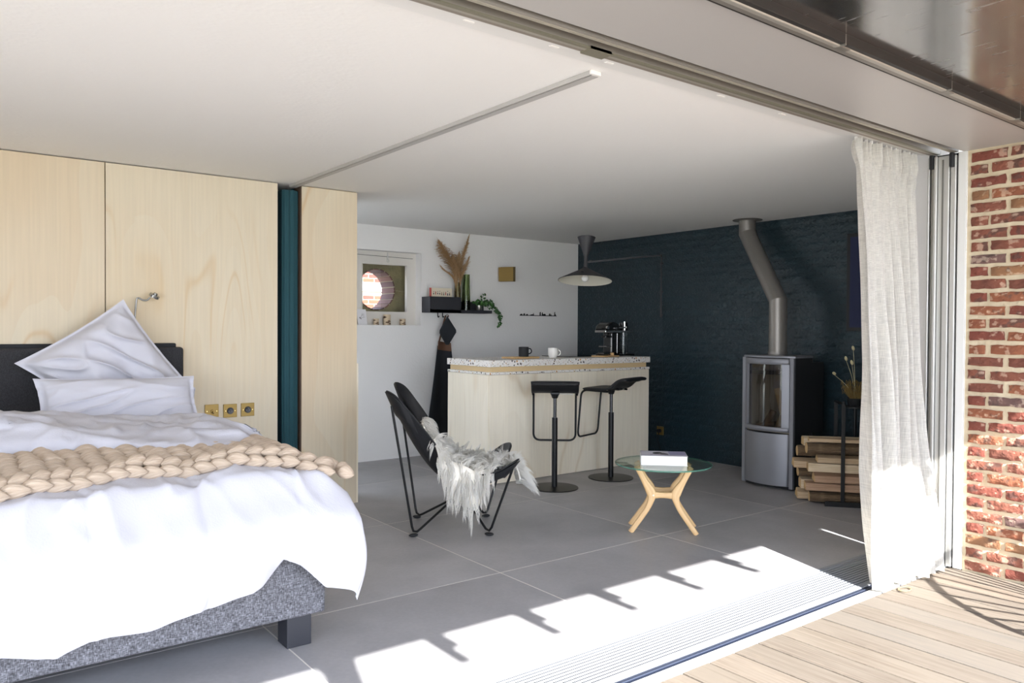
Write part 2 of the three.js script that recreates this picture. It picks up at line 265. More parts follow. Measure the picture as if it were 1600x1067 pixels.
single('sliding_partition', (() => { const p = []; for (let i = 0; i <= 14; i++) { const t = i / 14; p.push([lerp(1.95, 2.062, t), -5.104 - 0.01 * Math.sin(t * Math.PI * 3) ** 2 - 0.02 * (t < 0.1 || t > 0.9 ? 1 : 0)]); } p.push([2.062, -5.46], [1.95, -5.46]); const g = extr(p.map(([x, z]) => [x, -z]), CEIL - 0.05, 0.002); return uvm(g.rotateX(-Math.PI / 2).translate(0, 0.01, 0)); })(), M(0x1d4750, 0.85, { bumpMap: cottonBump, bumpScale: 0.001 }), 'dark teal fabric partition parked in the slot between plywood panels', 'partition');
single('slot_trim', box(2.066, 2.076, 0.0, CEIL - 0.004, -5.2, -5.093), M(0x4a372a, 0.7), 'thin brown edge strip beside the teal partition', 'trim');
{ const w = struct('wall_end', 'plain white end wall of the sleeping area outside the view', 'wall'); part('plaster_face', box(X0 - 0.2, X0, -0.1, CEIL + 0.02, ZB - 0.1, -1.9), whiteWall, w); }
// painted brick wall
const brickShapes = (W, H, D, n, seed, amp) => Array.from({ length: n }, (_, k) => {
  const g = new THREE.BoxGeometry(D, H, W, 1, 3, 5), p = g.attributes.position, s = seed + k * 3.7;
  for (let i = 0; i < p.count; i++) { const x = p.getX(i), y = p.getY(i), z = p.getZ(i), e = Math.max(Math.abs(y) / (H / 2), Math.abs(z) / (W / 2)), front = x < 0; p.setXYZ(i, x + (front ? amp * (0.8 * pn(y * 60, z * 34, s) + (e > 0.98 ? 1.1 : 0)) : 0), y + amp * 0.9 * pn(z * 40, y * 30, s + 11), z + amp * pn(y * 50, z * 9, s + 23)); }
  return uvm(toCreasedNormals(mergeVertices(g.deleteAttribute('normal').deleteAttribute('uv')), 0.9), k * 0.37, k * 0.21);
});
{
  const w = struct('wall_right', 'dark teal painted brick wall behind the stove', 'wall');
  part('joints', box(XT - 0.0065, XT + 0.25, -0.1, CEIL + 0.03, ZB - 0.1, -1.8), tealJoint, w);
  const H = 0.056, W = 0.205, P = 0.0695, full = brickShapes(W, H, 0.02, 8, 5, 0.004), half = brickShapes(0.097, H, 0.02, 4, 50, 0.004), list = [], r = rng(71);
  for (let j = 0; j < 32; j++) { const y = 0.004 + j * P + H / 2; let z = ZB + 0.006, i = 0; while (z < -2.05) { const isHalf = i === 0 && j % 2; const L = isHalf ? 0.097 : W; list.push([y, z + L / 2, isHalf]); z += L + 0.013; i++; } }
  const seen = ([y, z]) => (z < -3.15 && !(y < 0.95 && z < -5.2) ? 1 : -1) * 10 + z;
  list.sort((a, b) => seen(b) - seen(a)); const rest = [];
  list.forEach(([y, z, h], k) => {
    const g = (h ? half : full)[Math.floor(r() * (h ? 4 : 8))], mt = tealMats[Math.floor(r() * 3)], dx = (r() - 0.5) * 0.004, rx = (r() - 0.5) * 0.02;
    if (k < 300) { const m = part('brick', g, mt, w); m.position.set(XT + dx, y, z); m.rotation.x = rx; } else rest.push(g.clone().rotateX(rx).translate(XT + dx, y, z));
  });
  part('brick_courses', mg(rest), tealMats[0], w, null, 'stuff');
}
// front wall beside the opening, inside white, outside old brick
const brickTex = [[rgb(136, 82, 64), rgb(106, 64, 52)], [rgb(150, 94, 66), rgb(122, 72, 52)], [rgb(120, 88, 80), rgb(92, 72, 68)], [rgb(96, 68, 58), rgb(54, 50, 50)], [rgb(152, 108, 74), rgb(124, 90, 66)], [rgb(126, 68, 54), rgb(108, 60, 50)]].map(([a, b], k) => M(0xffffff, 0.92, {
  map: tex(256, 256, (u, v) => { const n = fb(u, v, 5, 9, 5, 400 + k * 9), s = sstep(0.6, 0.72, fb(u, v, 14, 18, 4, 405 + k)), d = sstep(0.62, 0.74, fb(u, v, 9, 9, 4, 455 + k * 3)); return mixc(mixc(mixc(a, b, clamp(n * 1.5 - 0.3)), rgb(70, 58, 54), d * 0.5), rgb(216, 196, 172), s * 0.5); }, { size: [0.4, 0.4] }),
  bumpMap: tealBump, bumpScale: 0.012,
}));
{
  const w = struct('wall_front', 'exterior wall of worn red bricks in cream mortar beside the opening', 'wall');
  const XB = 4.362, z0 = -1.792, zE = 2.2;
  part('inner_wall', box(4.40, XT + 0.25, -0.1, CEIL + 0.02, -2.08, -1.96), whiteWall, w);
  part('mortar', uvm(box(XB, 4.7, -0.1, 2.21, z0, zE)), M(0xffffff, 0.95, { map: tex(256, 256, (u, v) => mixc(rgb(218, 204, 176), rgb(190, 172, 142), fb(u, v, 8, 8, 5, 480) * 0.9), { size: [0.5, 0.5] }), bumpMap: plasterBump, bumpScale: 0.008 }), w);
  const P = 0.0664, H = 0.045, full = brickShapes(0.163, H, 0.03, 9, 300, 0.0062), half = brickShapes(0.078, H, 0.03, 7, 360, 0.006), r = rng(17), rest = [[], [], [], [], [], []];
  for (let j = 0; j < 33; j++) {
    const y = 0.012 + j * P + H / 2; let z = z0 + 0.022, i = 0;
    while (z < zE - 0.1) {
      const h = i === 0 && j % 2 === 1, L = h ? 0.078 : 0.163, g = (h ? half : full)[Math.floor(r() * (h ? 7 : 9))], k = Math.floor(r() * r() * 5.99), jz = (r() - 0.5) * 0.008, jy = (r() - 0.5) * 0.006, rx = (r() - 0.5) * 0.03, x = XB - 0.001 + (r() - 0.5) * 0.004;
      const kk = [0, 5, 1, 2, 4, 3][k];
      if (z < -0.9) { const m = part('brick', g, brickTex[kk], w); m.position.set(x, y + jy, z + L / 2 + jz); m.rotation.x = rx; } else rest[kk].push(g.clone().translate(x, y + jy, z + L / 2 + jz));
      z += L + 0.021; i++;
    }
  }
  rest.forEach((l, k) => l.length && part('brick_courses', mg(l), brickTex[k], w, null, 'stuff'));
}
{ // parked sliding doors and jamb at the right end
  const d = struct('door_1', 'parked aluminium sliding door stiles and jamb beside the brick wall', 'sliding door');
  const x0 = 4.318, H = 2.185;
  part('jamb', box(4.345, 4.362, 0.002, 2.196, -1.832, -1.792, 0.002), M(0xdddcd8, 0.4), d);
  part('jamb_gap_shade', box(4.357, 4.42, 0, 2.196, -1.96, -1.834), blackAlu, d);  // solid black strip: shade of the deep gap put into its colour
  const st = (z0, z1, dx, m) => part('stile', box(x0 + dx, 4.4, 0.004, H, z0, z1, 0.003), m, d);
  st(-1.866, -1.84, 0.02, alu); st(-1.926, -1.871, 0.012, alu); st(-1.941, -1.928, -0.004, alu); st(-1.957, -1.944, 0.004, M(0xaaa79e, 0.4, { metalness: 0.6 })); st(-1.976, -1.966, 0.0, alu);
  part('groove', mg([box(4.326, 4.34, 0.01, H - 0.02, -1.905, -1.897), box(4.322, 4.34, 0.01, H - 0.02, -1.9515, -1.9495)]), M(0x77756f, 0.5, { metalness: 0.4 }), d);
  part('buffer', mg([box(4.312, 4.36, 2.12, H + 0.01, -1.865, -1.847, 0.004), box(4.308, 4.36, 2.12, H + 0.01, -1.965, -1.945, 0.004)]), blackAlu, d);
  part('pane', box(4.4, 5.6, 0.05, 2.15, -1.905, -1.893), MP(0xffffff, 0.02, { transmission: 1, thickness: 0 }), d);
}
{ // head track of the sliding doors
  const t = thing('door_head_track', 'dark double aluminium head track of the sliding doors', 'track');
  const warm = M(0xb9b2a2, 0.4, { metalness: 0.35 }), olive = M(0x8a8574, 0.45, { metalness: 0.3 });
  // deep channels moulded in dark plastic, faced with aluminium strips
  part('channel', mg([box(X0, 4.36, 2.345, 2.36, -1.984, -1.8), box(X0, 4.36, 2.2064, 2.345, -1.87, -1.838), box(X0, 4.36, 2.2064, 2.345, -1.984, -1.93), box(X0, 4.36, 2.2064, 2.345, -1.812, -1.8)]), M(0xa39d93, 0.4, { metalness: 0.35 }), t);
  part('rib', box(X0, 4.36, 2.199, 2.2064, -1.87, -1.856), warm, t); part('rib', box(X0, 4.36, 2.2, 2.2064, -1.856, -1.838), M(0xa39d93, 0.4, { metalness: 0.35 }), t);
  part('rib', box(X0, 4.36, 2.2, 2.2064, -1.944, -1.93), olive, t); part('rib', box(X0, 4.36, 2.202, 2.2064, -1.962, -1.947), M(0xb0aa9e, 0.4, { metalness: 0.35 }), t); part('rib', box(X0, 4.36, 2.204, 2.2064, -1.982, -1.964), M(0x9a9186, 0.5, { metalness: 0.3 }), t);
  part('end_plate', box(1.80, 1.90, 2.197, 2.21, -1.982, -1.93), olive, t);
}
{
  const t = thing('curtain_rail', 'white flush curtain rail along the ceiling edge above the opening', 'curtain rail');
  part('profile', mg([box(X0, 4.36, 2.2195, 2.28, -2.081, -2.028), box(X0, 4.36, 2.214, 2.28, -2.0245, -1.985)]), aluWhite, t);
  for (const x of [1.37, 1.72, 1.98, 2.62, 3.05]) part('bracket', box(x - 0.02, x + 0.02, 2.211, 2.22, -2.033, -2.018, 0.004), white, t);
}
{
  const t = thing('ceiling_track', 'slim white ceiling track running from the plywood wall to the opening', 'track');
  part('profile', mg([box(2.013, 2.046, CEIL - 0.018, CEIL - 0.0005, -5.12, -2.15), box(2.0, 2.004, CEIL - 0.018, CEIL - 0.0005, -5.12, -2.15)]), M(0xb9b6b2, 0.5), t);
  part('end_cap', box(2.0, 2.05, CEIL - 0.016, CEIL, -2.15, -2.138, 0.002), white, t);
}
{ // eaves: metal soffit plates, dark rail between, roof edge with rafter tails
  const s = struct('trim_1', 'grey metal soffit plates and roof edge above the deck', 'soffit');
  part('soffit_plate', uvm(box(X0, 4.7, 2.198, 2.215, -1.812, -1.425)), soffitMat, s);
  part('soffit_plate', uvm(box(X0, 4.7, 2.202, 2.218, -1.335, 0.27)), mirrorMat, s);
  part('roof_deck', box(X0 - 0.3, XT + 0.3, 2.63, 2.72, ZB - 0.6, 0.27), M(0x55524d, 0.8), s);
  part('roof_fill', box(X0, 4.7, 2.362, 2.63, -2.09, 0.26), M(0x7a746b, 0.9), s);
  part('fascia', box(X0, 4.75, 2.19, 2.66, 0.255, 0.283), darkSteel, s);
  for (let i = -12; i < 9; i++) { const x = 0.684 + i * 0.4565; if (x > 4.6) continue; part('gutter_bracket', mg([box(x, x + 0.092, 2.197, 2.209, 0.27, 0.43), box(x, x + 0.05, 2.197, 2.209, 0.27, 0.57)]), darkSteel, s); }
}
{
  const t = thing('shutter_rail', 'dark weathered steel shutter rail under the soffit', 'rail');
  part('outer_lip', box(X0, 4.355, 2.17, 2.215, -1.362, -1.335, 0.002), darkSteel, t);
  part('lip_edge', box(X0, 4.355, 2.166, 2.178, -1.374, -1.352, 0.005, 3), M(0xb5b0a6, 0.35, { metalness: 0.5 }), t);
  part('inner_bar', box(X0, 4.355, 2.178, 2.21, -1.408, -1.388, 0.003), M(0x9a958d, 0.4, { metalness: 0.6 }), t);
  part('back', box(X0, 4.355, 2.206, 2.215, -1.427, -1.36), darkSteel, t);
  part('inner_lip', box(X0, 4.355, 2.186, 2.212, -1.426, -1.419, 0.002), darkSteel, t);
  for (const x of [2.35, 3.1, 3.75]) part('bracket', mg([box(x, x + 0.06, 2.165, 2.2, -1.376, -1.35, 0.003), box(x, x + 0.004, 2.164, 2.2, -1.37, -1.334)]), M(0x8f8a82, 0.35, { metalness: 0.6 }), t);
}
single('awning_post', uvm(box(0.25, 0.366, 0, 2.63, 0.284, 0.36, 0.004)), darkSteel, 'dark steel post carrying the roof edge outside the view', 'post');

// ---------------------------------------------------------------- bed
const bedFabric = M(0xffffff, 0.95, { map: tex(512, 512, (u, v) => { const a = fb(u, v, 256, 40, 2, 90), b = fb(u, v, 40, 256, 2, 91), s = 0.40 + (a + b - 1) * 0.34; return [s * 0.98, s * 0.98, s * 1.03]; }, { size: [0.35, 0.35] }), bumpMap: linenBump, bumpScale: 0.001 });
const charcoal = M(0xffffff, 0.95, { map: tex(256, 256, (u, v) => { const s = 0.185 + (fb(u, v, 128, 60, 2, 95) - 0.5) * 0.1; return [s, s, s * 1.07]; }, { size: [0.3, 0.3] }) });
const BX0 = -0.6, BX1 = 1.285, BZ0 = -4.98, BZ1 = -2.9;
{
  const b = thing('bed', 'grey upholstered box bed with charcoal headboard against the plywood wall', 'bed', [0.34, 0, -3.94]);
  const L = (g) => g.translate(-0.34, 0, 3.94);
  part('base', L(box(BX0, BX1, 0.12, 0.42, BZ0, BZ1, 0.012)), bedFabric, b);
  part('mattress', L(box(BX0 + 0.015, BX1 - 0.015, 0.421, 0.60, BZ0 + 0.01, BZ1 - 0.02, 0.05, 4)), M(0xe4e2e0, 0.9), b);
  const legMat = M(0x2a2b31, 0.5);
  for (const [x, z] of [[1.132, -3.015], [-0.55, -3.015], [1.132, -4.95], [-0.55, -4.95]]) part('leg', L(box(x, x + 0.1, 0, 0.121, z, z + 0.1, 0.003)), legMat, b);
  const hb = part('headboard', L(box(BX0, BX1, 0.2, 1.132, -5.05, -4.982, 0.02)), charcoal, b);
  part('rear_panel', L(box(BX0, BX1 - 0.028, 0.2, 1.155, -5.084, -5.052, 0.008)), M(0x1f2125, 0.8), hb);
}
// duvet: a cloth laid over the mattress edge and hanging at foot and side
const duvetTop = (x, z) => 0.655 + 0.02 * pfbm(x * 2.2, z * 2.2, 1.3, 3) + 0.012 * Math.sin((x - 0.27) / 0.36 * Math.PI) ** 2 - 0.03 * sstep(-3.2, -2.95, z) * 0.6;
const duvetSeams = [-0.27, 0.09, 0.45, 0.81, 1.17];
function duvetPoint(u, v) {
  const a = lerp(-0.9, 1.52, u), b = lerp(-4.45, -2.53, v) + 0.0;
  const hem = interp([[-1, 0.43], [0.19, 0.395], [0.34, 0.43], [0.83, 0.40], [1.0, 0.36], [1.09, 0.295], [1.16, 0.33], [1.25, 0.40], [1.4, 0.43]], a);
  const xe = 1.255, ze = -2.985, R = 0.15, ob0 = Math.max(0, b - ze), ob = ob0 / 0.455 * hem * 1.17, oa = Math.max(0, a - xe) * 1.05;
  const gx = (o, r) => r * (1 - Math.exp(-o / r)), dr = (o, r) => Math.sqrt(Math.max(0, o * o + r * r * 0.25)) - r * 0.5;
  let x = Math.min(a, xe) + gx(oa, 0.17), z = Math.min(b, ze) + gx(ob, R), y = duvetTop(Math.min(a, xe), Math.min(b, ze)) - Math.hypot(dr(oa, 0.14) * 1.0, dr(ob, 0.1)) + 0.02;
  const hang = sstep(0.02, 0.2, ob), side = sstep(0, 0.15, oa);
  // loft between the sewn baffles, crumpled near them
  let seam = 1; for (const s of duvetSeams) seam = Math.min(seam, Math.abs(a + 0.02 * pn(b * 5, s * 9) - s) / 0.18); seam = clamp(seam);
  const ridge = (x, y, s, p) => Math.pow(1 - Math.abs(pn(x, y, s)), p), dd = b + ob * 0.6;
  const cr = 0.014 * pfbm(a * 4.5, dd * 2.6, 5.1, 2) * (1.25 - seam * 0.5) + 0.016 * ridge(a * 5 + dd * 1.5, dd * 1.7 - a * 1.2, 9.3, 9) + 0.010 * ridge(a * 9 - dd * 4, dd * 3, 4.6, 8) * (1.2 - seam) - 0.012;
  const loft = (0.035 * Math.sqrt(seam) + cr) * sstep(1, 0.94, u);
  const out = 0.05 * Math.sin(Math.PI * clamp(ob / (hem * 1.17))) * hang;
  z += hang * (loft + out) ; y += (1 - hang) * (1 - side) * loft; x += side * (loft * 0.8 + 0.03 * Math.sin(Math.PI * clamp(ob / 0.5)));
  z += hang * 0.012 * pn(a * 11, b * 2, 3.3);
  return V(x, Math.max(y, 0.12), z);
}
const duvet = thing('duvet', 'white puffy duvet spread on the bed and hanging over its foot', 'duvet', [0.34, 0.6, -3.6]);
part('cover', shell((u, v) => duvetPoint(u, 1 - v), 230, 150, (u, v) => 0.004 + (0.01 + 0.012 * sstep(0.0, 0.12, v)) * sstep(1, 0.93, u) * sstep(0, 0.03, v)).translate(-0.34, -0.6, 3.6), cotton, duvet);
{ // its top turned back towards the foot
  const fx = (u) => lerp(-0.95, 1.37, u);
  const g = shell((u, v) => {
    const x = fx(u), zf = interp([[-1, -3.9], [0.2, -3.82], [0.5, -3.68], [0.9, -3.52], [1.2, -3.5], [1.4, -3.62]], x), zb = interp([[-1, -4.45], [0.3, -4.44], [0.8, -4.38], [1.15, -4.28], [1.4, -4.0]], x);
    const end = Math.sqrt(clamp((1.39 - x) / 0.2)), th = v * Math.PI * 2, hump = interp([[-1, 0.13], [0.1, 0.15], [0.35, 0.115], [0.6, 0.075], [1, 0.05], [1.2, 0.04], [1.4, 0.035]], x) * end;
    const c = Math.cos(th), s = Math.sin(th), zc = (zf + zb) / 2, rz = (zf - zb) / 2 * (0.6 + 0.4 * end);
    const rd = (p, q, z, e) => Math.pow(1 - Math.abs(pn(p, q, z)), e), w = 0.022 * pfbm(x * 2.6 + c * 1.1, c * 1.3 - x, 2.2, 2) + 0.03 * (rd(x * 3.2 - c * 1.6, c * 1.2 + x * 1.2, 6.1, 5) - 0.5) + 0.014 * (rd(x * 6 + c * 2.5, c * 2 - x * 2, 3.4, 7) - 0.4);
    const lip = 0.03 * Math.max(0, c) ** 3, drop = 0.12 * sstep(1.15, 1.39, x) * (c < 0 ? 0.5 : 1);
    return V(x + 0.03 * pn(c * 3, x * 2, 4), 0.745 + Math.sign(s) * Math.abs(s) ** 0.75 * (hump + w) - drop - 0.03 * c + lip * s, zc + rz * c + w * 0.7);
  }, 170, 64, 0.008);
  part('turned_back_edge', g.translate(-0.34, -0.6, 3.6), cotton, duvet);
}
{ // chunky knit throw: fat looped stitches, and a plaited border along its front
  const t = thing('knit_throw', 'chunky beige knitted wool throw laid across the bed', 'throw', [0.34, 0.68, -3.3]);
  const wool = M(0xffffff, 0.95, { map: tex(256, 256, (u, v) => { const a = fb(u, v, 50, 4, 3, 110); return mixc(rgb(206, 189, 170), rgb(176, 156, 136), clamp(a * 1.1 - 0.1)); }), bumpMap: tex(256, 256, (u, v) => fb(u, v, 40, 3, 3, 111), { srgb: false }), bumpScale: 0.003 });
  const bean = (() => { const pts = []; for (let i = 0; i <= 10; i++) { const s = i / 10; pts.push([Math.sin(s * Math.PI) ** 0.85 + 0.02, s * 2 - 1]); } const g = lathe(pts, 12); const p = g.attributes.position; for (let i = 0; i < p.count; i++) { const y = p.getY(i); p.setX(i, p.getX(i) + 0.35 * (y * y - 0.4)); } return g; })();
  const zf = (x) => interp([[-1, -2.97], [0.2, -3.03], [0.6, -3.115], [0.9, -3.12], [1.14, -3.06], [1.3, -2.99], [1.45, -2.94]], x);
  const r = rng(8), Q = new THREE.Quaternion(), E = new THREE.Euler(), beans = (x, y, z, len, rad, yaw, tilt = 0) => { const g = bean.clone(); g.scale(rad, len, rad * 0.9); g.applyQuaternion(Q.setFromEuler(E.set(0, 0, -Math.PI / 2 + tilt))); g.rotateY(yaw); g.translate(x - 0.34, y - 0.68, z + 3.3); return g; };
  const field = [], edge = [];
  const yTop = (x, z) => duvetPoint(clamp((x + 0.9) / 2.42), clamp((z + 4.45) / 1.92)).y;
  for (let k = 0; k < 13; k++) for (let x = -0.75 + (k % 2) * 0.0; x < 1.36 - k * 0.006; x += 0.072) {
    const z = zf(x) - 0.105 - k * 0.047, s = k % 2 ? 1 : -1, y = Math.max(yTop(Math.min(x, 1.25), z), 0.66) + 0.016 - 0.05 * sstep(1.22, 1.4, x);
    field.push(beans(x + (r() - 0.5) * 0.008, y + (r() - 0.5) * 0.006, z, 0.06 + r() * 0.005, 0.03, s * 0.3 + (r() - 0.5) * 0.1));
  }
  for (let row = 0; row < 2; row++) { let x = -0.7; while (x < 1.37) {
    const L = 0.085, slope = (zf(x + 0.04) - zf(x - 0.04)) / 0.08, z = zf(x) - (row ? 0.06 : 0.012), y = Math.max(yTop(Math.min(x, 1.25), Math.min(z, -3.06)), 0.655) + (row ? 0.036 : 0.012) - 0.05 * sstep(1.2, 1.42, x);
    edge.push(beans(x + row * 0.03, y + (r() - 0.5) * 0.006, z, 0.06, 0.029, -Math.atan(slope) + (row ? 0.52 : -0.52), row ? -0.22 : 0.2)); x += L * 0.74;
  } }
  for (let k = 0; k < 4; k++) edge.push(beans(1.40 + 0.012 * Math.sin(k * 2), 0.655 + 0.004 * k, -2.965 - k * 0.05, 0.045, 0.03, -1.1 - 0.3 * (k % 2)));
  for (let k = 0; k < 11; k++) edge.push(beans(1.375 - k * 0.004, 0.655, -3.12 - k * 0.055, 0.05, 0.03, 1.57 + 0.4 * (k % 2 ? 1 : -1)));
  part('plaited_border', mg(edge), wool, t); part('knit_body', mg(field), wool, t);
}
// pillows: two quilted faces meeting in a flat flange
function pillow(corners, th, seed, flange, wr) {
  const N = 72, [tl, tr, br, bl] = corners.map((c) => V(...c));
  const nrm = tr.clone().sub(tl).cross(bl.clone().sub(tl)).normalize().negate();
  const face = (side) => (u, v) => {
    const a = u * 2 - 1, b = v * 2 - 1, pinch = 1 - 0.06 * (1 - a * a) * b * b, pin2 = 1 - 0.06 * (1 - b * b) * a * a;
    const U = 0.5 + a * pin2 / 2, W = 0.5 + b * pinch / 2, p = tl.clone().lerp(tr, U).lerp(bl.clone().lerp(br, U), W);
    const ia = clamp(Math.abs(a) / (1 - flange)), ib = clamp(Math.abs(b) / (1 - flange)), bulge = Math.pow(Math.max(0, (1 - ia ** 3) * (1 - ib ** 3)), 0.55);
    const w = wr * (pfbm(a * 1.5 + b * 0.6, b * 1.8 - a * 0.7, seed, 2) + 1.3 * Math.pow(1 - Math.abs(pn(a * 1.6 + b * 2.0, b * 0.9 - a * 0.6, seed + 4)), 7) - 0.5);
    const fl = 0.012 * pn(a * 5, b * 5, seed + 9) * Math.max(sstep(0.8, 1, Math.abs(a)), sstep(0.8, 1, Math.abs(b)));
    return p.addScaledVector(nrm, (side > 0 ? 1 : -0.35) * (bulge * (th + w) + 0.0025) + fl);
  };
  const mk = (side) => { const f = face(side), pos = [], uv = [], idx = []; for (let j = 0; j <= N; j++) for (let i = 0; i <= N; i++) { const p = f(i / N, j / N); pos.push(p.x, p.y, p.z); uv.push(i / N * 0.7, j / N * 0.6); } for (let j = 0; j < N; j++) for (let i = 0; i < N; i++) { const a = j * (N + 1) + i, b = a + 1, c = a + N + 1, d = c + 1; side > 0 ? idx.push(a, c, b, b, c, d) : idx.push(a, b, c, b, d, c); } const g = new THREE.BufferGeometry(); g.setAttribute('position', new THREE.Float32BufferAttribute(pos, 3)); g.setAttribute('uv', new THREE.Float32BufferAttribute(uv, 2)); g.setIndex(idx); g.computeVertexNormals(); return g; };
  return mg([mk(1), mk(-1)]);
}
const pillowAt = (name, label, g, at) => { g.translate(-at[0], -at[1], -at[2]); single(name, g, cotton, label, 'pillow', at); };
pillowAt('square_pillow', 'large white square pillow propped on its corner against the headboard', pillow([[0.935, 1.412, -4.92], [1.295, 0.905, -4.89], [0.845, 0.68, -4.80], [0.40, 1.055, -4.90]], 0.125, 2.1, 0.07, 0.035), [0.85, 0.66, -4.8]);
{
  const t = thing('flanged_pillow', 'smaller white flanged pillow lying in front of the corner-propped pillow', 'pillow', [0.86, 0.67, -4.55]), L = (g) => g.translate(-0.86, -0.67, 4.55);
  part('cushion', L(pillow([[0.46, 0.985, -4.655], [1.25, 0.975, -4.64], [1.27, 0.69, -4.52], [0.465, 0.685, -4.52]], 0.09, 7.7, 0.06, 0.012)), cotton, t);
  part('flange_end', L(pillow([[1.18, 0.985, -4.70], [1.268, 0.90, -4.68], [1.25, 0.81, -4.64], [1.17, 0.80, -4.65]], 0.008, 3.3, 0.1, 0.01)), cotton, t);
}
{
  const l = thing('reading_lamp', 'small brushed steel reading lamp on a bent arm above the headboard', 'lamp', [1.015, 1.2, -5.088]);
  part('wall_plate', cyl(0.022, 0.022, 0.014).rotateX(Math.PI / 2).translate(0, -0.02, 0), alu, l);
  part('arm', tube([[0, -0.02, 0.01], [0, 0.0, 0.045], [0.004, 0.1, 0.055], [0.012, 0.205, 0.058], [0.02, 0.226, 0.06], [0.045, 0.214, 0.065], [0.068, 0.214, 0.07], [0.085, 0.232, 0.075]], 0.0055, 60, 8), M(0x8c8c8a, 0.3, { metalness: 0.8 }), l);
  const h = part('head', mg([cyl(0.03, 0.03, 0.016, 0, 0, 0, 28), cyl(0.012, 0.012, 0.012, 0, 0.016, 0, 16)]), M(0x9a9a98, 0.25, { metalness: 0.9 }), l); h.position.set(0.103, 0.232, 0.08); h.rotation.set(0.35, 0, -0.42);
}
function wallPlate(name, label, x, y, kind) {
  const t = thing(name, label, kind === 'switch' ? 'switch' : 'socket', [x, y, -5.09], 0);
  part('plate', box(-0.043, 0.043, -0.043, 0.043, 0, 0.009, 0.0015), brass, t);
  if (kind === 'switch') { part('collar', cyl(0.011, 0.009, 0.006).rotateX(Math.PI / 2).translate(0.003, 0, 0.009), brass, t); part('toggle', rod([0.003, 0, 0.012], [0.003, -0.012, 0.03], 0.0035, 10, 0.005), M(0xe8d9b0, 0.2, { metalness: 1 }), t); }
  else { part('insert', lathe([[0.0, 0.0025], [0.018, 0.0025], [0.0195, 0.004], [0.0215, 0.004], [0.0215, 0]], 32).rotateX(Math.PI / 2).translate(0, 0, 0.009), M(0x1b1c21, 0.35), t); part('pin', mg([cyl(0.0028, 0.0028, 0.008).rotateX(Math.PI / 2).translate(0, 0.01, 0.011), cyl(0.003, 0.003, 0.002).rotateX(Math.PI / 2).translate(-0.009, -0.003, 0.0105), cyl(0.003, 0.003, 0.002).rotateX(Math.PI / 2).translate(0.009, -0.003, 0.0105)]), M(0x5a5c66, 0.3), t); }
  for (const s of [-1, 1]) part('screw', cyl(0.0035, 0.003, 0.0016, 0, 0, 0, 12).rotateX(Math.PI / 2).translate(s * 0.03, 0, 0.009), M(0xdcc68a, 0.25, { metalness: 1 }), t);
}
wallPlate('light_switch', 'square brass toggle switch plate nearest the pillows', 1.478, 0.719, 'switch');
wallPlate('wall_socket', 'square brass power socket in the middle of the three plates', 1.594, 0.715, 'socket');
wallPlate('wall_socket', 'square brass power socket nearest the teal partition', 1.707, 0.716, 'socket');

// ---------------------------------------------------------------- kitchen island
const terrazzo = M(0xffffff, 0.4, { map: (() => {
  const w = 1024, t = canvasTex(w, w, (c) => {
    c.fillStyle = '#e9e5df'; c.fillRect(0, 0, w, w); const r = rng(44), cols = ['#26242a', '#3a3530', '#5b4a3a', '#c08a4a', '#a99a86', '#8e8780', '#d0c6b8', '#1c1b20', '#b89e72', '#c9c4bc'];
    for (let i = 0; i < 2600; i++) { const x = r() * w, y = r() * w, s = (r() < 0.14 ? 7 + r() * 9 : 1.5 + r() * 5), n = 4 + Math.floor(r() * 3), a0 = r() * 6.28; c.fillStyle = cols[Math.floor(r() * cols.length)]; for (const [dx, dy] of [[0, 0], [w, 0], [-w, 0], [0, w], [0, -w]]) { c.beginPath(); for (let k = 0; k < n; k++) { const a = a0 + k / n * 6.28, q = s * (0.6 + 0.5 * lattice[(i * 7 + k) & 65535]); c.lineTo(x + dx + Math.cos(a) * q, y + dy + Math.sin(a) * q); } c.closePath(); c.fill(); } }
  }); t.wrapS = t.wrapT = THREE.RepeatWrapping; t.repeat.set(1 / 0.7, 1 / 0.7); return t; })() });
const IX0 = 3.625, IX1 = 5.475, IZ0 = -5.655, IZ1 = -5.035;
{
  const c = thing('island_cabinet', 'pale wood panelled kitchen island cabinet', 'cabinet', [4.55, 0, -5.345]), L = (g) => g.translate(-4.55, 0, 5.345);
  part('body', L(box(IX0 + 0.02, IX1 - 0.02, 0.0, 0.885, IZ0 + 0.0, IZ1 - 0.02)), M(0x6f6250, 0.8), c);
  [[IX0, 4.258], [4.261, 4.801], [4.804, IX1]].forEach(([a, b], i) => part('front_panel', L(uvm(box(a, b, 0.004, 0.882, IZ1 - 0.02, IZ1, 0.001, 1), 0.4 + i * 0.83, 0.2 + i * 0.5)), plyC, c));
  part('side_panel', L(uvm(box(IX0, IX0 + 0.02, 0.004, 0.882, IZ0, IZ1 - 0.0205, 0.001, 1), 1.9, 0.7)), plyC, c);
  part('side_panel', L(uvm(box(IX1 - 0.02, IX1, 0.004, 0.882, IZ0, IZ1 - 0.0205, 0.001, 1), 0.9, 0.7)), plyC, c);
  part('thin_slab', L(uvm(box(IX0 - 0.004, IX1 + 0.004, 0.8845, 0.904, IZ0, IZ1 + 0.004, 0.001, 1))), terrazzo, c, 'thin terrazzo band');
  part('recessed_rail', L(uvm(box(IX0 + 0.025, IX1 - 0.02, 0.9045, 0.9465, IZ0, IZ1 - 0.018))), plyEdge, c);
}
single('worktop', uvm(box(IX0 - 0.008 - 4.55, IX1 + 0.008 - 4.55, 0, 0.053, IZ0 - 0.002 + 5.345, IZ1 + 0.008 + 5.345, 0.002, 1)), terrazzo, 'thick white terrazzo worktop with dark and ochre chips on the island', 'worktop', [4.55, 0.947, -5.345]);
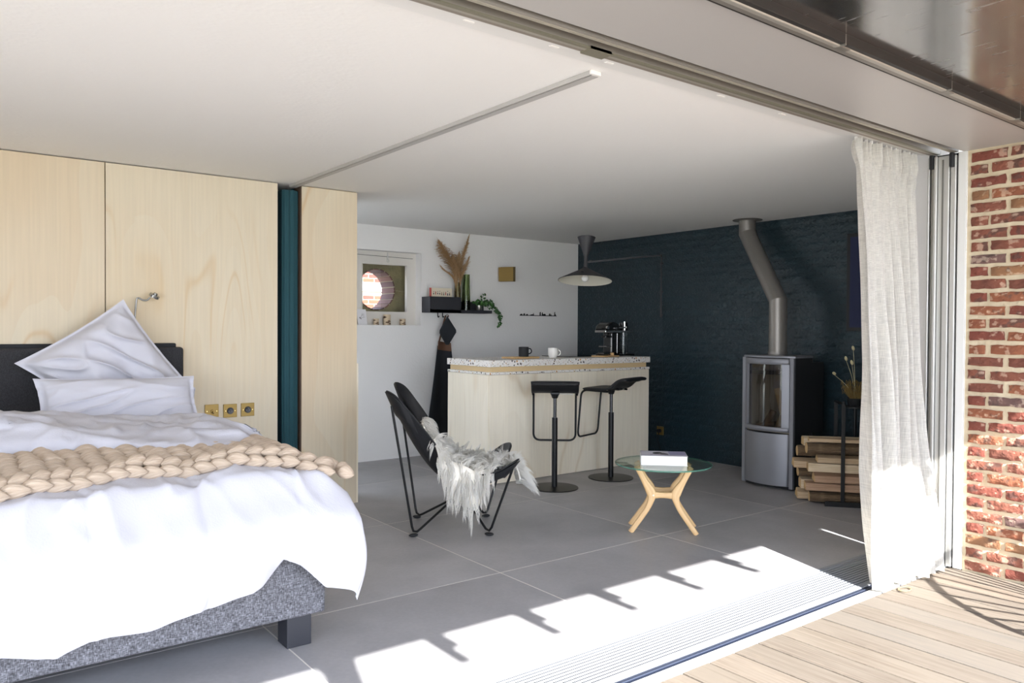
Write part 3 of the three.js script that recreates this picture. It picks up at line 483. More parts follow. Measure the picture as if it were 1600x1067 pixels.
single('glass_hob', box(-0.25, 0.25, 0, 0.006, -0.2, 0.15, 0.002), M(0x0c0d0f, 0.08), 'flat black glass hob set at the back of the worktop', 'hob', [4.92, 1.0, -5.45]);
function mug(label, at, m, prof, turn) {
  const t = thing('mug', label, 'mug', at, turn);
  part('cup', lathe(prof, 40), m, t);
  part('handle', tube([[0.039, 0.066, 0], [0.056, 0.068, 0], [0.067, 0.05, 0], [0.061, 0.031, 0], [0.038, 0.022, 0]], 0.0048, 36, 10), m, t);
}
const cup = (r0, r1, h) => [[0, 0.0], [r0, 0], [r0 + 0.003, 0.003], [r1, 0.03], [r1, h], [r1 - 0.003, h + 0.001], [r1 - 0.006, h], [r1 - 0.006, 0.02], [0, 0.012]];
mug('black mug standing on the wooden board', [4.137, 1.017, -5.25], blackMatte, cup(0.040, 0.043, 0.082), -0.65);
mug('white mug with rounded base standing on the worktop', [4.425, 1.0, -5.2], ceramicWhite, cup(0.028, 0.043, 0.088), -0.65);
single('serving_board', box(-0.15, 0.15, 0, 0.016, -0.08, 0.08, 0.007, 3), boardWood, 'light wooden board under the black mug', 'board', [4.12, 1.0, -5.27], 0.05);
single('serving_board', box(-0.13, 0.13, 0, 0.012, -0.07, 0.07, 0.005, 3), boardWood, 'light wooden board in front of the coffee machine', 'board', [5.075, 1.0005, -5.21], 0.2);
single('sunglasses_case', mg([box(-0.06, 0.06, 0, 0.03, -0.035, 0.035, 0.014, 4)]), MP(0x101113, 0.15, { clearcoat: 1 }), 'small glossy black case lying on the board by the coffee machine', 'case', [5.05, 1.0125, -5.21], 0.3);
single('wooden_cube', box(-0.014, 0.014, 0, 0.024, -0.014, 0.014, 0.002), oak, 'tiny wooden block beside the glossy black case', 'block', [5.155, 1.0125, -5.20], 0.4);
{
  const m = thing('coffee_machine', 'black and chrome pod coffee machine with a clear water tank', 'coffee machine', [5.345, 1.0, -5.38], -0.05);
  const gloss = MP(0x0e0f11, 0.2, { clearcoat: 0.8 });
  part('base', box(-0.15, 0.2, 0, 0.02, -0.09, 0.09, 0.008, 3), gloss, m);
  part('column', box(-0.07, 0.06, 0.02, 0.23, -0.075, 0.05, 0.02, 4), gloss, m);
  part('chrome_edge', box(-0.0, 0.006, 0.025, 0.22, 0.05, 0.054, 0.002), chrome, m);
  part('head', (() => { const p = []; for (let i = 0; i <= 20; i++) { const a = i / 20 * Math.PI; p.push([-0.06 - Math.cos(a) * 0.1, 0.245 + Math.sin(a) * 0.082]); } p.reverse(); return extr(p, 0.13, 0.012).translate(0, 0, -0.075); })(), gloss, m);
  part('chrome_band', box(-0.165, 0.19, 0.224, 0.246, -0.085, 0.075, 0.006, 3), chrome, m);
  part('dial', cyl(0.017, 0.015, 0.018).rotateX(Math.PI / 2).translate(-0.135, 0.272, 0.06), chrome, m);
  part('dial', cyl(0.012, 0.011, 0.018).rotateX(Math.PI / 2).translate(-0.035, 0.266, 0.066), chrome, m);
  part('lever', mg([rod([0.0, 0.268, 0.06], [0.1, 0.276, 0.07], 0.007, 12), new THREE.SphereGeometry(0.011, 14, 10).translate(0.1, 0.276, 0.07)]), chrome, m);
  part('spout', mg([cyl(0.012, 0.018, 0.03, -0.1, 0.19, 0.02), box(-0.14, -0.06, 0.175, 0.195, -0.02, 0.05, 0.006)]), gloss, m);
  part('drip_tray', box(-0.145, -0.075, 0.085, 0.095, -0.05, 0.06, 0.004), chrome, m);
  part('tank', lathe([[0, 0.02], [0.042, 0.02], [0.044, 0.024], [0.044, 0.225], [0.041, 0.225], [0.041, 0.026], [0, 0.026]], 32).translate(0.14, 0, -0.01), MP(0xf4f8f8, 0.03, { transmission: 1, thickness: 0.003, ior: 1.4 }), m);
  part('tank_lid', cyl(0.046, 0.04, 0.075, 0.14, 0.246, -0.01), gloss, m);
  part('chrome_column', cyl(0.011, 0.011, 0.085, 0.105, 0.246, 0.045, 20), chrome, m);
}

// ---------------------------------------------------------------- bar stools
function barStool(label, at, turn) {
  const s = thing('bar_stool', label, 'bar stool', at, turn, 'bar stools at the island');
  part('foot_disc', lathe([[0, 0], [0.188, 0], [0.19, 0.003], [0.188, 0.007], [0.03, 0.012], [0, 0.012]], 56), blackSteel, s);
  part('column', cyl(0.0225, 0.0225, 0.545, 0, 0.01, 0, 28), blackSteel, s);
  part('piston', cyl(0.013, 0.013, 0.18, 0, 0.55, 0, 20), M(0x4a4b4e, 0.25, { metalness: 0.8 }), s);
  part('seat_bracket', mg([cyl(0.022, 0.04, 0.05, 0, 0.71, 0, 20), box(-0.035, 0.035, 0.745, 0.762, -0.09, 0.09, 0.004)]), blackSteel, s);
  part('lever', rod([0.02, 0.748, 0.03], [0.14, 0.745, 0.05], 0.0035, 8), alu, s);
  // seat pad in side profile (z to the back, which curls up), swept over the width
  const prof = [[-0.185, 0.752], [-0.17, 0.766], [-0.08, 0.77], [0.03, 0.772], [0.075, 0.785], [0.115, 0.818], [0.155, 0.846], [0.2, 0.858], [0.235, 0.85], [0.245, 0.832]];
  const c = new THREE.CatmullRomCurve3(prof.map(([z, y]) => V(0, y, z)));
  part('seat', shell((u, v) => { const p = c.getPoint(1 - v), e = Math.abs(u * 2 - 1), rr = Math.max(0, (0.06 - Math.min(v, 1 - v) * 0.42) / 0.06), w = 0.186 - 0.055 * (1 - Math.sqrt(Math.max(0, 1 - rr * rr))); return V((u * 2 - 1) * w, p.y - 0.004 * e ** 6, p.z); }, 24, 60, 0.02), black, s);
  // footrest: flat steel loop folding down from the front of the seat
  part('footrest_loop', bent([[-0.172, 0.742, 0.06], [-0.172, 0.748, -0.19], [-0.172, 0.345, -0.225], [0.172, 0.345, -0.225], [0.172, 0.748, -0.19], [0.172, 0.742, 0.06]], 0.0085, 0.06, 8), blackSteel, s);
  return s;
}
barStool('black bar stool seen from behind, nearer the lounge chair', [3.985, 0, -4.655], -0.7);
barStool('black bar stool turned sideways, nearer the coffee machine', [4.64, 0, -4.69], 0.3);

// ---------------------------------------------------------------- butterfly chair with sheepskin
const CH = [2.673, 0, -4.121], CT = -0.574;
const slingC = V(0.04, 0.275, 0);
const slingHalf = [[0.345, 0.345, 0.10], [0.375, 0.43, 0.22], [0.398, 0.478, 0.315], [0.355, 0.465, 0.375], [0.25, 0.405, 0.345], [0.13, 0.385, 0.30], [0.0, 0.44, 0.29], [-0.12, 0.60, 0.315], [-0.235, 0.755, 0.375], [-0.325, 0.862, 0.405], [-0.38, 0.888, 0.35], [-0.36, 0.84, 0.25], [-0.285, 0.68, 0.12]];
const slingOutline = new THREE.CatmullRomCurve3([[0.33, 0.31, 0], ...slingHalf, [-0.24, 0.585, 0], ...slingHalf.map(([x, y, z]) => [x, y, -z]).reverse()].map((p) => V(...p)), true);
const slingAt = (u, r) => { const q = slingOutline.getPoint(((u % 1) + 1) % 1), k = Math.pow(r, lerp(1.75, 3.0, sstep(-0.05, 0.25, q.x))); return V(lerp(slingC.x, q.x, r), lerp(slingC.y, q.y, k), lerp(slingC.z, q.z, r)); };
{
  const c = thing('butterfly_chair', 'black leather butterfly chair on a bent steel rod frame', 'chair', CH, CT);
  const leather = MP(0x1e1f22, 0.42, { bumpMap: tex(256, 256, (u, v) => fb(u, v, 50, 50, 3, 140), { srgb: false, size: [0.3, 0.3] }), bumpScale: 0.0008 });
  part('sling', shell((u, v) => slingAt(1 - u, 0.002 + v * 0.998), 150, 26, 0.006, true), leather, c);
  part('piping', new THREE.TubeGeometry(slingOutline, 220, 0.0045, 6, true), leather, c);
  for (const s of [-1, 1]) {
    part('corner_pocket', shell((u, v) => { const w = lerp(0.32, 0.43, u) * 1, uu = s > 0 ? w : 1 - w, p = slingAt(uu, lerp(0.86, 1.0, v)); return p.add(V(-0.008, -0.003, 0)); }, 20, 8, 0.003), leather, c);
    part('corner_pocket', shell((u, v) => { const w = lerp(0.07, 0.19, u), uu = s > 0 ? w : 1 - w, p = slingAt(uu, lerp(0.8, 1.0, v)); return p.add(V(0.006, -0.008, 0)); }, 20, 8, 0.003), leather, c);
  }
  const bt = (s) => [-0.352, 0.80, 0.345 * s], ft = (s) => [0.362, 0.425, 0.325 * s], bf = (s) => [-0.228, 0.009, 0.23 * s], ff = (s) => [0.228, 0.009, 0.23 * s];
  for (const s of [1, -1]) {
    part('frame_rod', bent([bt(s), bf(s), ft(-s)], 0.0075, 0.05, 10), blackSteel, c);
    part('frame_rod', bent([ft(s), ff(s), [-0.34, 0.80, -0.335 * s]], 0.0075, 0.05, 10), blackSteel, c);
    for (const p of [bf(s), ff(s)]) part('floor_glide', new THREE.SphereGeometry(0.02, 16, 10).scale(1.5, 0.5, 1).rotateY(p[0] > 0 ? -0.5 * s : 0.5 * s).translate(p[0], 0.0105, p[2]), blackMatte, c);
  }
}
{
  const s = thing('sheepskin', 'shaggy white sheepskin draped over the butterfly chair', 'sheepskin', CH, CT);
  // strip of hide from up the backrest, over the seat, spilling off the near side
  const spine = new THREE.CatmullRomCurve3([[-0.175, 0.66, -0.05], [-0.12, 0.5, -0.02], [-0.03, 0.40, 0.03], [0.08, 0.365, 0.06], [0.22, 0.365, 0.03], [0.34, 0.385, -0.02], [0.405, 0.36, -0.05], [0.43, 0.27, -0.06]].map((p) => V(...p)));
  const edgeY = (x) => interp([[-0.24, 0.755], [-0.12, 0.6], [0, 0.44], [0.13, 0.385], [0.25, 0.405], [0.36, 0.46]], x);
  const hideP = (u, v) => {
    const p = spine.getPoint(v), a = (u * 2 - 1), wide = interp([[0, 0.13], [0.12, 0.19], [0.2, 0.27], [0.3, 0.45], [0.5, 0.47], [0.58, 0.3], [0.7, 0.17], [1, 0.12]], v), t = a * wide * (a > 0 ? 1.15 : 0.7), az = Math.abs(t);
    let x = p.x, y = p.y, z = t + p.z * (1 - Math.min(1, az / 0.29)) ; const e = edgeY(x) + 0.014;
    if (az < 0.29) y = lerp(p.y, Math.max(e, p.y), Math.pow(az / 0.29, 2.4)); else { const o = az - 0.29; z = Math.sign(t) * (0.29 + 0.035 * (1 - Math.exp(-o / 0.02))); y = e - o * 0.95; }
    return V(x + 0.01 * pn(v * 7, a * 5, 1), y + 0.012 + 0.01 * pn(v * 6, a * 4, 2), z);
  };
  part('hide', shell((u, v) => hideP(u, v), 40, 60, 0.01), M(0xf6f1e6, 0.95), s);
  const r = rng(5), pos = [], nor = [], uv = [];
  const slingFloor = (p) => { if (Math.abs(p.z) > 0.24 || p.x > 0.33 || p.x < -0.25) return null; return 0.35 + 0.9 * Math.max(0, -p.x) + 0.5 * p.z * p.z; };
  // wavy locks: each a sheaf of strands drawn together at the tip
  const sliver = (pts, w) => { const n = pts.length - 1; for (let i = 0; i < n; i++) { const a = pts[i], b = pts[i + 1], wa = w * (1 - (i / n) ** 1.5 * 0.92), wb = w * (1 - ((i + 1) / n) ** 1.5 * 0.92), t = b.clone().sub(a), sd = t.clone().cross(V(0.3, 0.2, 1)).normalize(), up = sd.clone().cross(t).normalize(), ring = (c, q) => [0, 1, 2].map((k) => c.clone().addScaledVector(sd, Math.cos(k * 2.094) * q).addScaledVector(up, Math.sin(k * 2.094) * q)), A = ring(a, wa), B = ring(b, wb);
    for (let k = 0; k < 3; k++) { const k2 = (k + 1) % 3; for (const [q, c] of [[A[k], a], [B[k2], b], [A[k2], a], [A[k], a], [B[k], b], [B[k2], b]]) { pos.push(q.x, q.y, q.z); const nn = q.clone().sub(c).normalize(); nor.push(nn.x, nn.y, nn.z); uv.push(0, 0); } } } };
  for (let i = 0; i < 900; i++) {
    const u = r(), v = r(), p = hideP(u, v), e = 0.01, du = hideP(Math.min(1, u + e), v).sub(hideP(Math.max(0, u - e), v)), dv = hideP(u, Math.min(1, v + e)).sub(hideP(u, Math.max(0, v - e)));
    const n = du.cross(dv).normalize(); if (n.y < -0.05 || (Math.abs(n.y) < 0.3 && n.z * Math.sign(u - 0.5) < 0)) n.negate(); if (v < 0.28 && n.x < 0 && Math.abs(p.z) < 0.27) n.negate(); if (v > 0.85 && n.x < 0) n.negate();
    const over = Math.abs(p.z) > 0.285, tip = v > 0.9, len = (over || tip ? 0.13 : 0.085) * (0.7 + r() * 0.7), d = n.clone().multiplyScalar(over ? 0.8 : 1.0).add(V((v - 0.35) * 0.6 + (r() - 0.5) * 0.9, over ? -0.7 : -0.1, (u - 0.5) * 1.3 + (r() - 0.5) * 0.9)); if (tip) d.x += 0.8; d.normalize();
    const N = 7, path = [V(0, 0, 0)], ph = r() * 6.28, sd = V(r() - 0.5, 0, r() - 0.5).normalize(); let q = V(0, 0, 0), dd = d.clone();
    for (let k = 1; k <= N; k++) { dd.y -= over ? 0.3 : 0.2; dd.addScaledVector(sd, 0.42 * Math.sin(ph + k * 1.5)); dd.normalize(); q = q.clone().addScaledVector(dd, len / N); path.push(q); }
    for (let s = 0; s < 13; s++) { const o = V(r() - 0.5, r() - 0.5, r() - 0.5).multiplyScalar(0.036), l = 0.75 + 0.35 * r(); sliver(path.map((c, k) => { const x = p.clone().addScaledVector(c, l).addScaledVector(o, 1 - 0.85 * k / N), f = slingFloor(x); if (f !== null && x.y < f) x.y = f; return x; }), 0.0018); }
  }
  const g = new THREE.BufferGeometry(); g.setAttribute('position', new THREE.Float32BufferAttribute(pos, 3)); g.setAttribute('normal', new THREE.Float32BufferAttribute(nor, 3)); g.setAttribute('uv', new THREE.Float32BufferAttribute(uv, 2));
  part('fleece', g, MP(0xfffdf8, 0.9, { transmission: 0.5, thickness: 0 }), s, null, 'stuff');
}

// ---------------------------------------------------------------- coffee table and book
const TB = [3.705, 0, -3.28];
{
  const t = thing('coffee_table', 'round glass coffee table on splayed oak legs', 'table', TB, -0.80);
  part('glass_top', lathe([[0, 0.412], [0.296, 0.412], [0.3, 0.416], [0.296, 0.421], [0, 0.421]], 72), MP(0xeef7f3, 0.02, { transmission: 1, thickness: 0, ior: 1.5 }), t);
  part('glass_edge', lathe([[0.2965, 0.4125], [0.3, 0.4125], [0.3008, 0.4165], [0.3, 0.4205], [0.2965, 0.4205]], 72), MP(0x6fa894, 0.1, { transmission: 0.5, thickness: 0 }), t);
  const limb = (pts, w) => { const c = new THREE.CatmullRomCurve3(pts.map((p) => V(...p)), false, 'catmullrom', 0.35), n = 26, secs = []; return shellTube(c, n, w); };
  function shellTube(c, n, w) { // rounded-rectangular section swept along c
    const pos = [], idx = [], uv = [], K = 16, F = V(0, 0, 1);
    for (let i = 0; i <= n; i++) { const s = i / n, p = c.getPoint(s), tg = c.getTangent(s), a = F.clone().addScaledVector(tg, -F.dot(tg)).normalize(), b = tg.clone().cross(a).normalize(), [wa, wb] = w(s); for (let k = 0; k < K; k++) { const th = k / K * 6.2832, ca = Math.cos(th), sa = Math.sin(th), q = (x) => Math.sign(x) * Math.abs(x) ** 0.6; const v = p.clone().addScaledVector(a, q(ca) * wa).addScaledVector(b, q(sa) * wb); pos.push(v.x, v.y, v.z); uv.push(k / K * 0.1, s * 0.45); } }
    for (let i = 0; i < n; i++) for (let k = 0; k < K; k++) { const a = i * K + k, b = i * K + (k + 1) % K; idx.push(a, b, a + K, b, b + K, a + K); }
    for (const [i, f] of [[0, 1], [n, 0]]) { const p = c.getPoint(i / n), m = pos.length / 3; pos.push(p.x, p.y, p.z); uv.push(0, 0); for (let k = 0; k < K; k++) { const a = i * K + k, b = i * K + (k + 1) % K; f ? idx.push(m, b, a) : idx.push(m, a, b); } }
    const g = new THREE.BufferGeometry(); g.setAttribute('position', new THREE.Float32BufferAttribute(pos, 3)); g.setAttribute('uv', new THREE.Float32BufferAttribute(uv, 2)); g.setIndex(idx); g.computeVertexNormals(); return g;
  }
  const w = (s) => [lerp(0.016, 0.014, s), 0.019 + 0.012 * Math.exp(-((s - 0.45) ** 2) / 0.02) - 0.003 * s];
  for (const zz of [0.082, -0.082]) for (const sx of [-1, 1]) part('leg', limb([[sx * 0.165, 0.411, zz * 0.9], [sx * 0.115, 0.315, zz * 0.9], [sx * 0.072, 0.232, zz * 0.95], [sx * 0.098, 0.15, zz * 1.05], [sx * 0.2, 0.001, zz * 1.2]], w), oak, t);
  for (const zz of [0.076, -0.076]) part('stretcher', limb([[-0.085, 0.232, zz], [-0.03, 0.232, zz], [0.03, 0.232, zz], [0.085, 0.232, zz]], (s) => [0.014, 0.018 + 0.012 * (s * 2 - 1) ** 2]), oak, t);
  for (const sx of [-1, 1]) part('cross_rail', limb([[sx * 0.08, 0.232, -0.08], [sx * 0.078, 0.228, 0], [sx * 0.08, 0.232, 0.08]], () => [0.014, 0.018]), oak, t);
  part('dowel', cyl(0.006, 0.006, 0.004, 0, 0, 0, 14).rotateX(Math.PI / 2).translate(-0.062, 0.232, 0.0905), M(0xefe3cc, 0.5), t);
}
{
  const b = thing('thick_book', 'thick white paperback book lying on the glass table', 'book', [3.695, 0.4215, -3.27], -0.78);
  part('pages', box(-0.137, 0.137, 0.002, 0.056, -0.097, 0.097, 0.001, 1), M(0xefeae2, 0.9, { bumpMap: tex(64, 256, (u, v) => fb(u, v, 2, 90, 2, 150), { srgb: false, size: [0.1, 0.1] }), bumpScale: 0.001 }), b);
  const cov = canvasTex(512, 384, (c, w, h) => { c.fillStyle = '#d9d6e2'; c.fillRect(0, 0, w, h); c.fillStyle = '#a7a4c4'; c.fillRect(w * 0.62, 0, w * 0.38, h * 0.75); c.fillStyle = '#2b2830'; c.beginPath(); c.ellipse(w * 0.36, h * 0.4, w * 0.1, h * 0.22, 0.3, 0, 7); c.fill(); c.fillStyle = '#5d5560'; c.beginPath(); c.ellipse(w * 0.5, h * 0.55, w * 0.09, h * 0.2, -0.5, 0, 7); c.fill(); c.fillStyle = '#8c7f88'; c.fillRect(w * 0.2, h * 0.66, w * 0.4, h * 0.08); });
  part('cover', mg([box(-0.14, 0.14, 0, 0.002, -0.1, 0.1), box(-0.14, 0.14, 0.056, 0.058, -0.1, 0.1), box(-0.142, -0.138, 0, 0.058, -0.1, 0.1)]), M(0xf3f1ee, 0.45), b);
  part('cover_print', new THREE.PlaneGeometry(0.276, 0.196).rotateX(-Math.PI / 2).translate(0, 0.0586, 0), M(0xffffff, 0.35, { map: cov }), b);
}

// ---------------------------------------------------------------- wood stove
{
  const SX = 5.42, SZ = -3.695, s = thing('wood_stove', 'tall grey steel wood-burning stove with a curved glass door', 'stove', [SX, 0, SZ]);
  const steel = M(0x8b8c92, 0.46, { metalness: 0.5, bumpMap: plasterBump, bumpScale: 0.0002 }), darkS = M(0x2c2d30, 0.5, { metalness: 0.4 });
  const H = 1.05, hw = 0.235;
  // plan outline (x to the wall, z across); body hollow behind the glass
  const plan = (hw, x0, x1) => { const p = [[x0, -hw], [x0 + 0.2, -hw]]; for (let i = 1; i < 12; i++) { const a = -Math.PI / 2 + i / 12 * Math.PI; p.push([x0 + 0.2 + Math.cos(a) * (x1 - x0 - 0.2), Math.sin(a) * hw]); } p.push([x0 + 0.2, hw], [x0, hw]); return p; };
  const up = (pts, y0, y1, bev = 0) => extr(pts.map(([x, z]) => [x, -z]), y1 - y0, bev).rotateX(-Math.PI / 2).translate(0, y0, 0);
  part('body_shell', mg([up(plan(hw, 0.0, 0.40), 0.015, 0.44), up(plan(hw, 0.0, 0.40), 1.0, H - 0.012), up([[0.0, -hw], [0.2, -hw], [0.2, -hw + 0.02], [0.0, -hw + 0.02]], 0.44, 1.0), up([[0.0, hw - 0.02], [0.2, hw - 0.02], [0.2, hw], [0.0, hw]], 0.44, 1.0), up(plan(hw, 0.2, 0.40), 0.44, 1.0)]), darkS, s);
  part('top_plate', up((() => { const p = plan(hw + 0.002, 0, 0.402); const f = []; for (let i = 0; i <= 10; i++) { const z = hw * (1 - i / 5); f.push([-0.055 * (1 - (z / hw) ** 2) - 0.006, z]); } return [...p, ...f.slice(1, -1)]; })(), H - 0.012, H, 0.002), steel, s);
  for (const q of [-1, 1]) part('corner_pillar', box(-0.022, 0.012, 0.012, H - 0.014, q > 0 ? hw - 0.034 : -hw, q > 0 ? hw : -hw + 0.034, 0.003), steel, s);
  const W = hw - 0.042, bow = (z) => -0.06 * (1 - (z / W) ** 2) - 0.008;
  const curved = (z0, z1, y0, y1, th, off = 0) => shell((u, v) => { const z = lerp(z0, z1, u); return V(bow(z) + off, lerp(y0, y1, v), z); }, 24, 1, -th);
  const door = part('door', mg([curved(-W, W, 0.985, 1.03, 0.02), curved(-W, W, 0.455, 0.49, 0.02), curved(-W, -W + 0.028, 0.49, 0.985, 0.02), curved(W - 0.05, W, 0.49, 0.985, 0.02)].map((g) => g)), steel, s);
  part('glass', curved(-W + 0.028, W - 0.05, 0.49, 0.985, 0.004, 0.008), MP(0xffffff, 0.03, { transmission: 1, thickness: 0, ior: 1.5, color: 0xd8d8d8 }), door);
  part('latch', new THREE.SphereGeometry(0.006, 12, 8).translate(bow(W - 0.02) - 0.004, 0.73, W - 0.018), brass, door);
  const drawer = part('drawer', curved(-W, W, 0.03, 0.437, 0.02), steel, s);
  part('handle_slot', shell((u, v) => { const z = lerp(-0.075, 0.02, u); return V(bow(z) - 0.0015, lerp(0.29, 0.317, v), z); }, 10, 1, -0.004), blackMatte, drawer);
  part('handle_knob', new THREE.SphereGeometry(0.006, 12, 8).translate(bow(-0.06) - 0.006, 0.304, -0.058), chrome, drawer);
  part('plinth', up(plan(hw - 0.02, 0.01, 0.38), 0, 0.015), blackMatte, s);
  part('fire_lining', mg([box(0.16, 0.19, 0.44, 1.0, -hw + 0.03, hw - 0.03), box(0.0, 0.16, 0.44, 0.46, -hw + 0.03, hw - 0.03), box(0.01, 0.16, 0.46, 0.9, -hw + 0.025, -hw + 0.045), box(0.01, 0.16, 0.46, 0.9, hw - 0.045, hw - 0.025)]), M(0x8c8272, 0.9), s);
  part('baffle', box(0.0, 0.16, 0.9, 0.93, -hw + 0.03, hw - 0.03), darkS, s);
  // charred split wood inside
  const fw = [0x6b5038, 0xcfae7c, 0x9a7b54];
  [[[0.06, 0.462, -0.08], [0.1, 0.6, -0.02], 0.03], [[0.08, 0.47, 0.12], [0.06, 0.79, 0.04], 0.032], [[0.05, 0.465, 0.05], [0.09, 0.7, 0.13], 0.026], [[0.07, 0.468, -0.15], [0.07, 0.5, 0.02], 0.028]].forEach(([a, b, r], i) => part('firewood', rod(a, b, r, 5, r * 0.9), M(fw[i % 3], 0.9), s));
  const p = thing('flue_pipe', 'grey steel flue pipe bending from the stove up to the ceiling', 'flue pipe', [5.60, H + 0.0015, -3.738]);
  const pipeMat = M(0x8d8984, 0.4, { metalness: 0.55 }), R = 0.072, a = V(0, 0.445, 0), b = V(0.2, 1.055, -0.45);
  // straight lengths cut to mitres at the two elbows
  const mitre = (P, Q, nP, nQ) => { const d = Q.clone().sub(P).normalize(), x = V(0, 0, 1).cross(d).normalize(), y = d.clone().cross(x), K = 36, pos = [], uv = [], idx = []; for (const [o, n] of [[P, nP], [Q, nQ]]) for (let k = 0; k <= K; k++) { const t = k / K * 6.28319, q = o.clone().addScaledVector(x, Math.cos(t) * R).addScaledVector(y, Math.sin(t) * R); q.addScaledVector(d, -q.clone().sub(o).dot(n) / d.dot(n)); pos.push(q.x, q.y, q.z); uv.push(t * R, o === P ? 0 : 1); } for (let k = 0; k < K; k++) idx.push(k, k + 1, k + K + 1, k + 1, k + K + 2, k + K + 1); const g = new THREE.BufferGeometry(); g.setAttribute('position', new THREE.Float32BufferAttribute(pos, 3)); g.setAttribute('uv', new THREE.Float32BufferAttribute(uv, 2)); g.setIndex(idx); g.computeVertexNormals(); return g; };
  const upv = V(0, 1, 0), d1 = b.clone().sub(a).normalize(), n1 = upv.clone().add(d1).normalize(), top = V(0.2, CEIL - H - 0.003, -0.45);
  part('lower_length', mitre(V(0, 0, 0), a, upv, n1), pipeMat, p); part('sloping_length', mitre(a, b, n1, n1), pipeMat, p); part('upper_length', mitre(b, top, n1, upv), pipeMat, p);
  part('ceiling_rosette', lathe([[R, 0], [0.125, 0.004], [0.128, 0.008], [R, 0.008]], 40).translate(0.2, CEIL - H - 0.011, -0.45), pipeMat, p);
  part('collar', lathe([[R, 0.0], [R + 0.006, 0.0], [R + 0.006, 0.03], [R, 0.03]], 36), pipeMat, p);
}
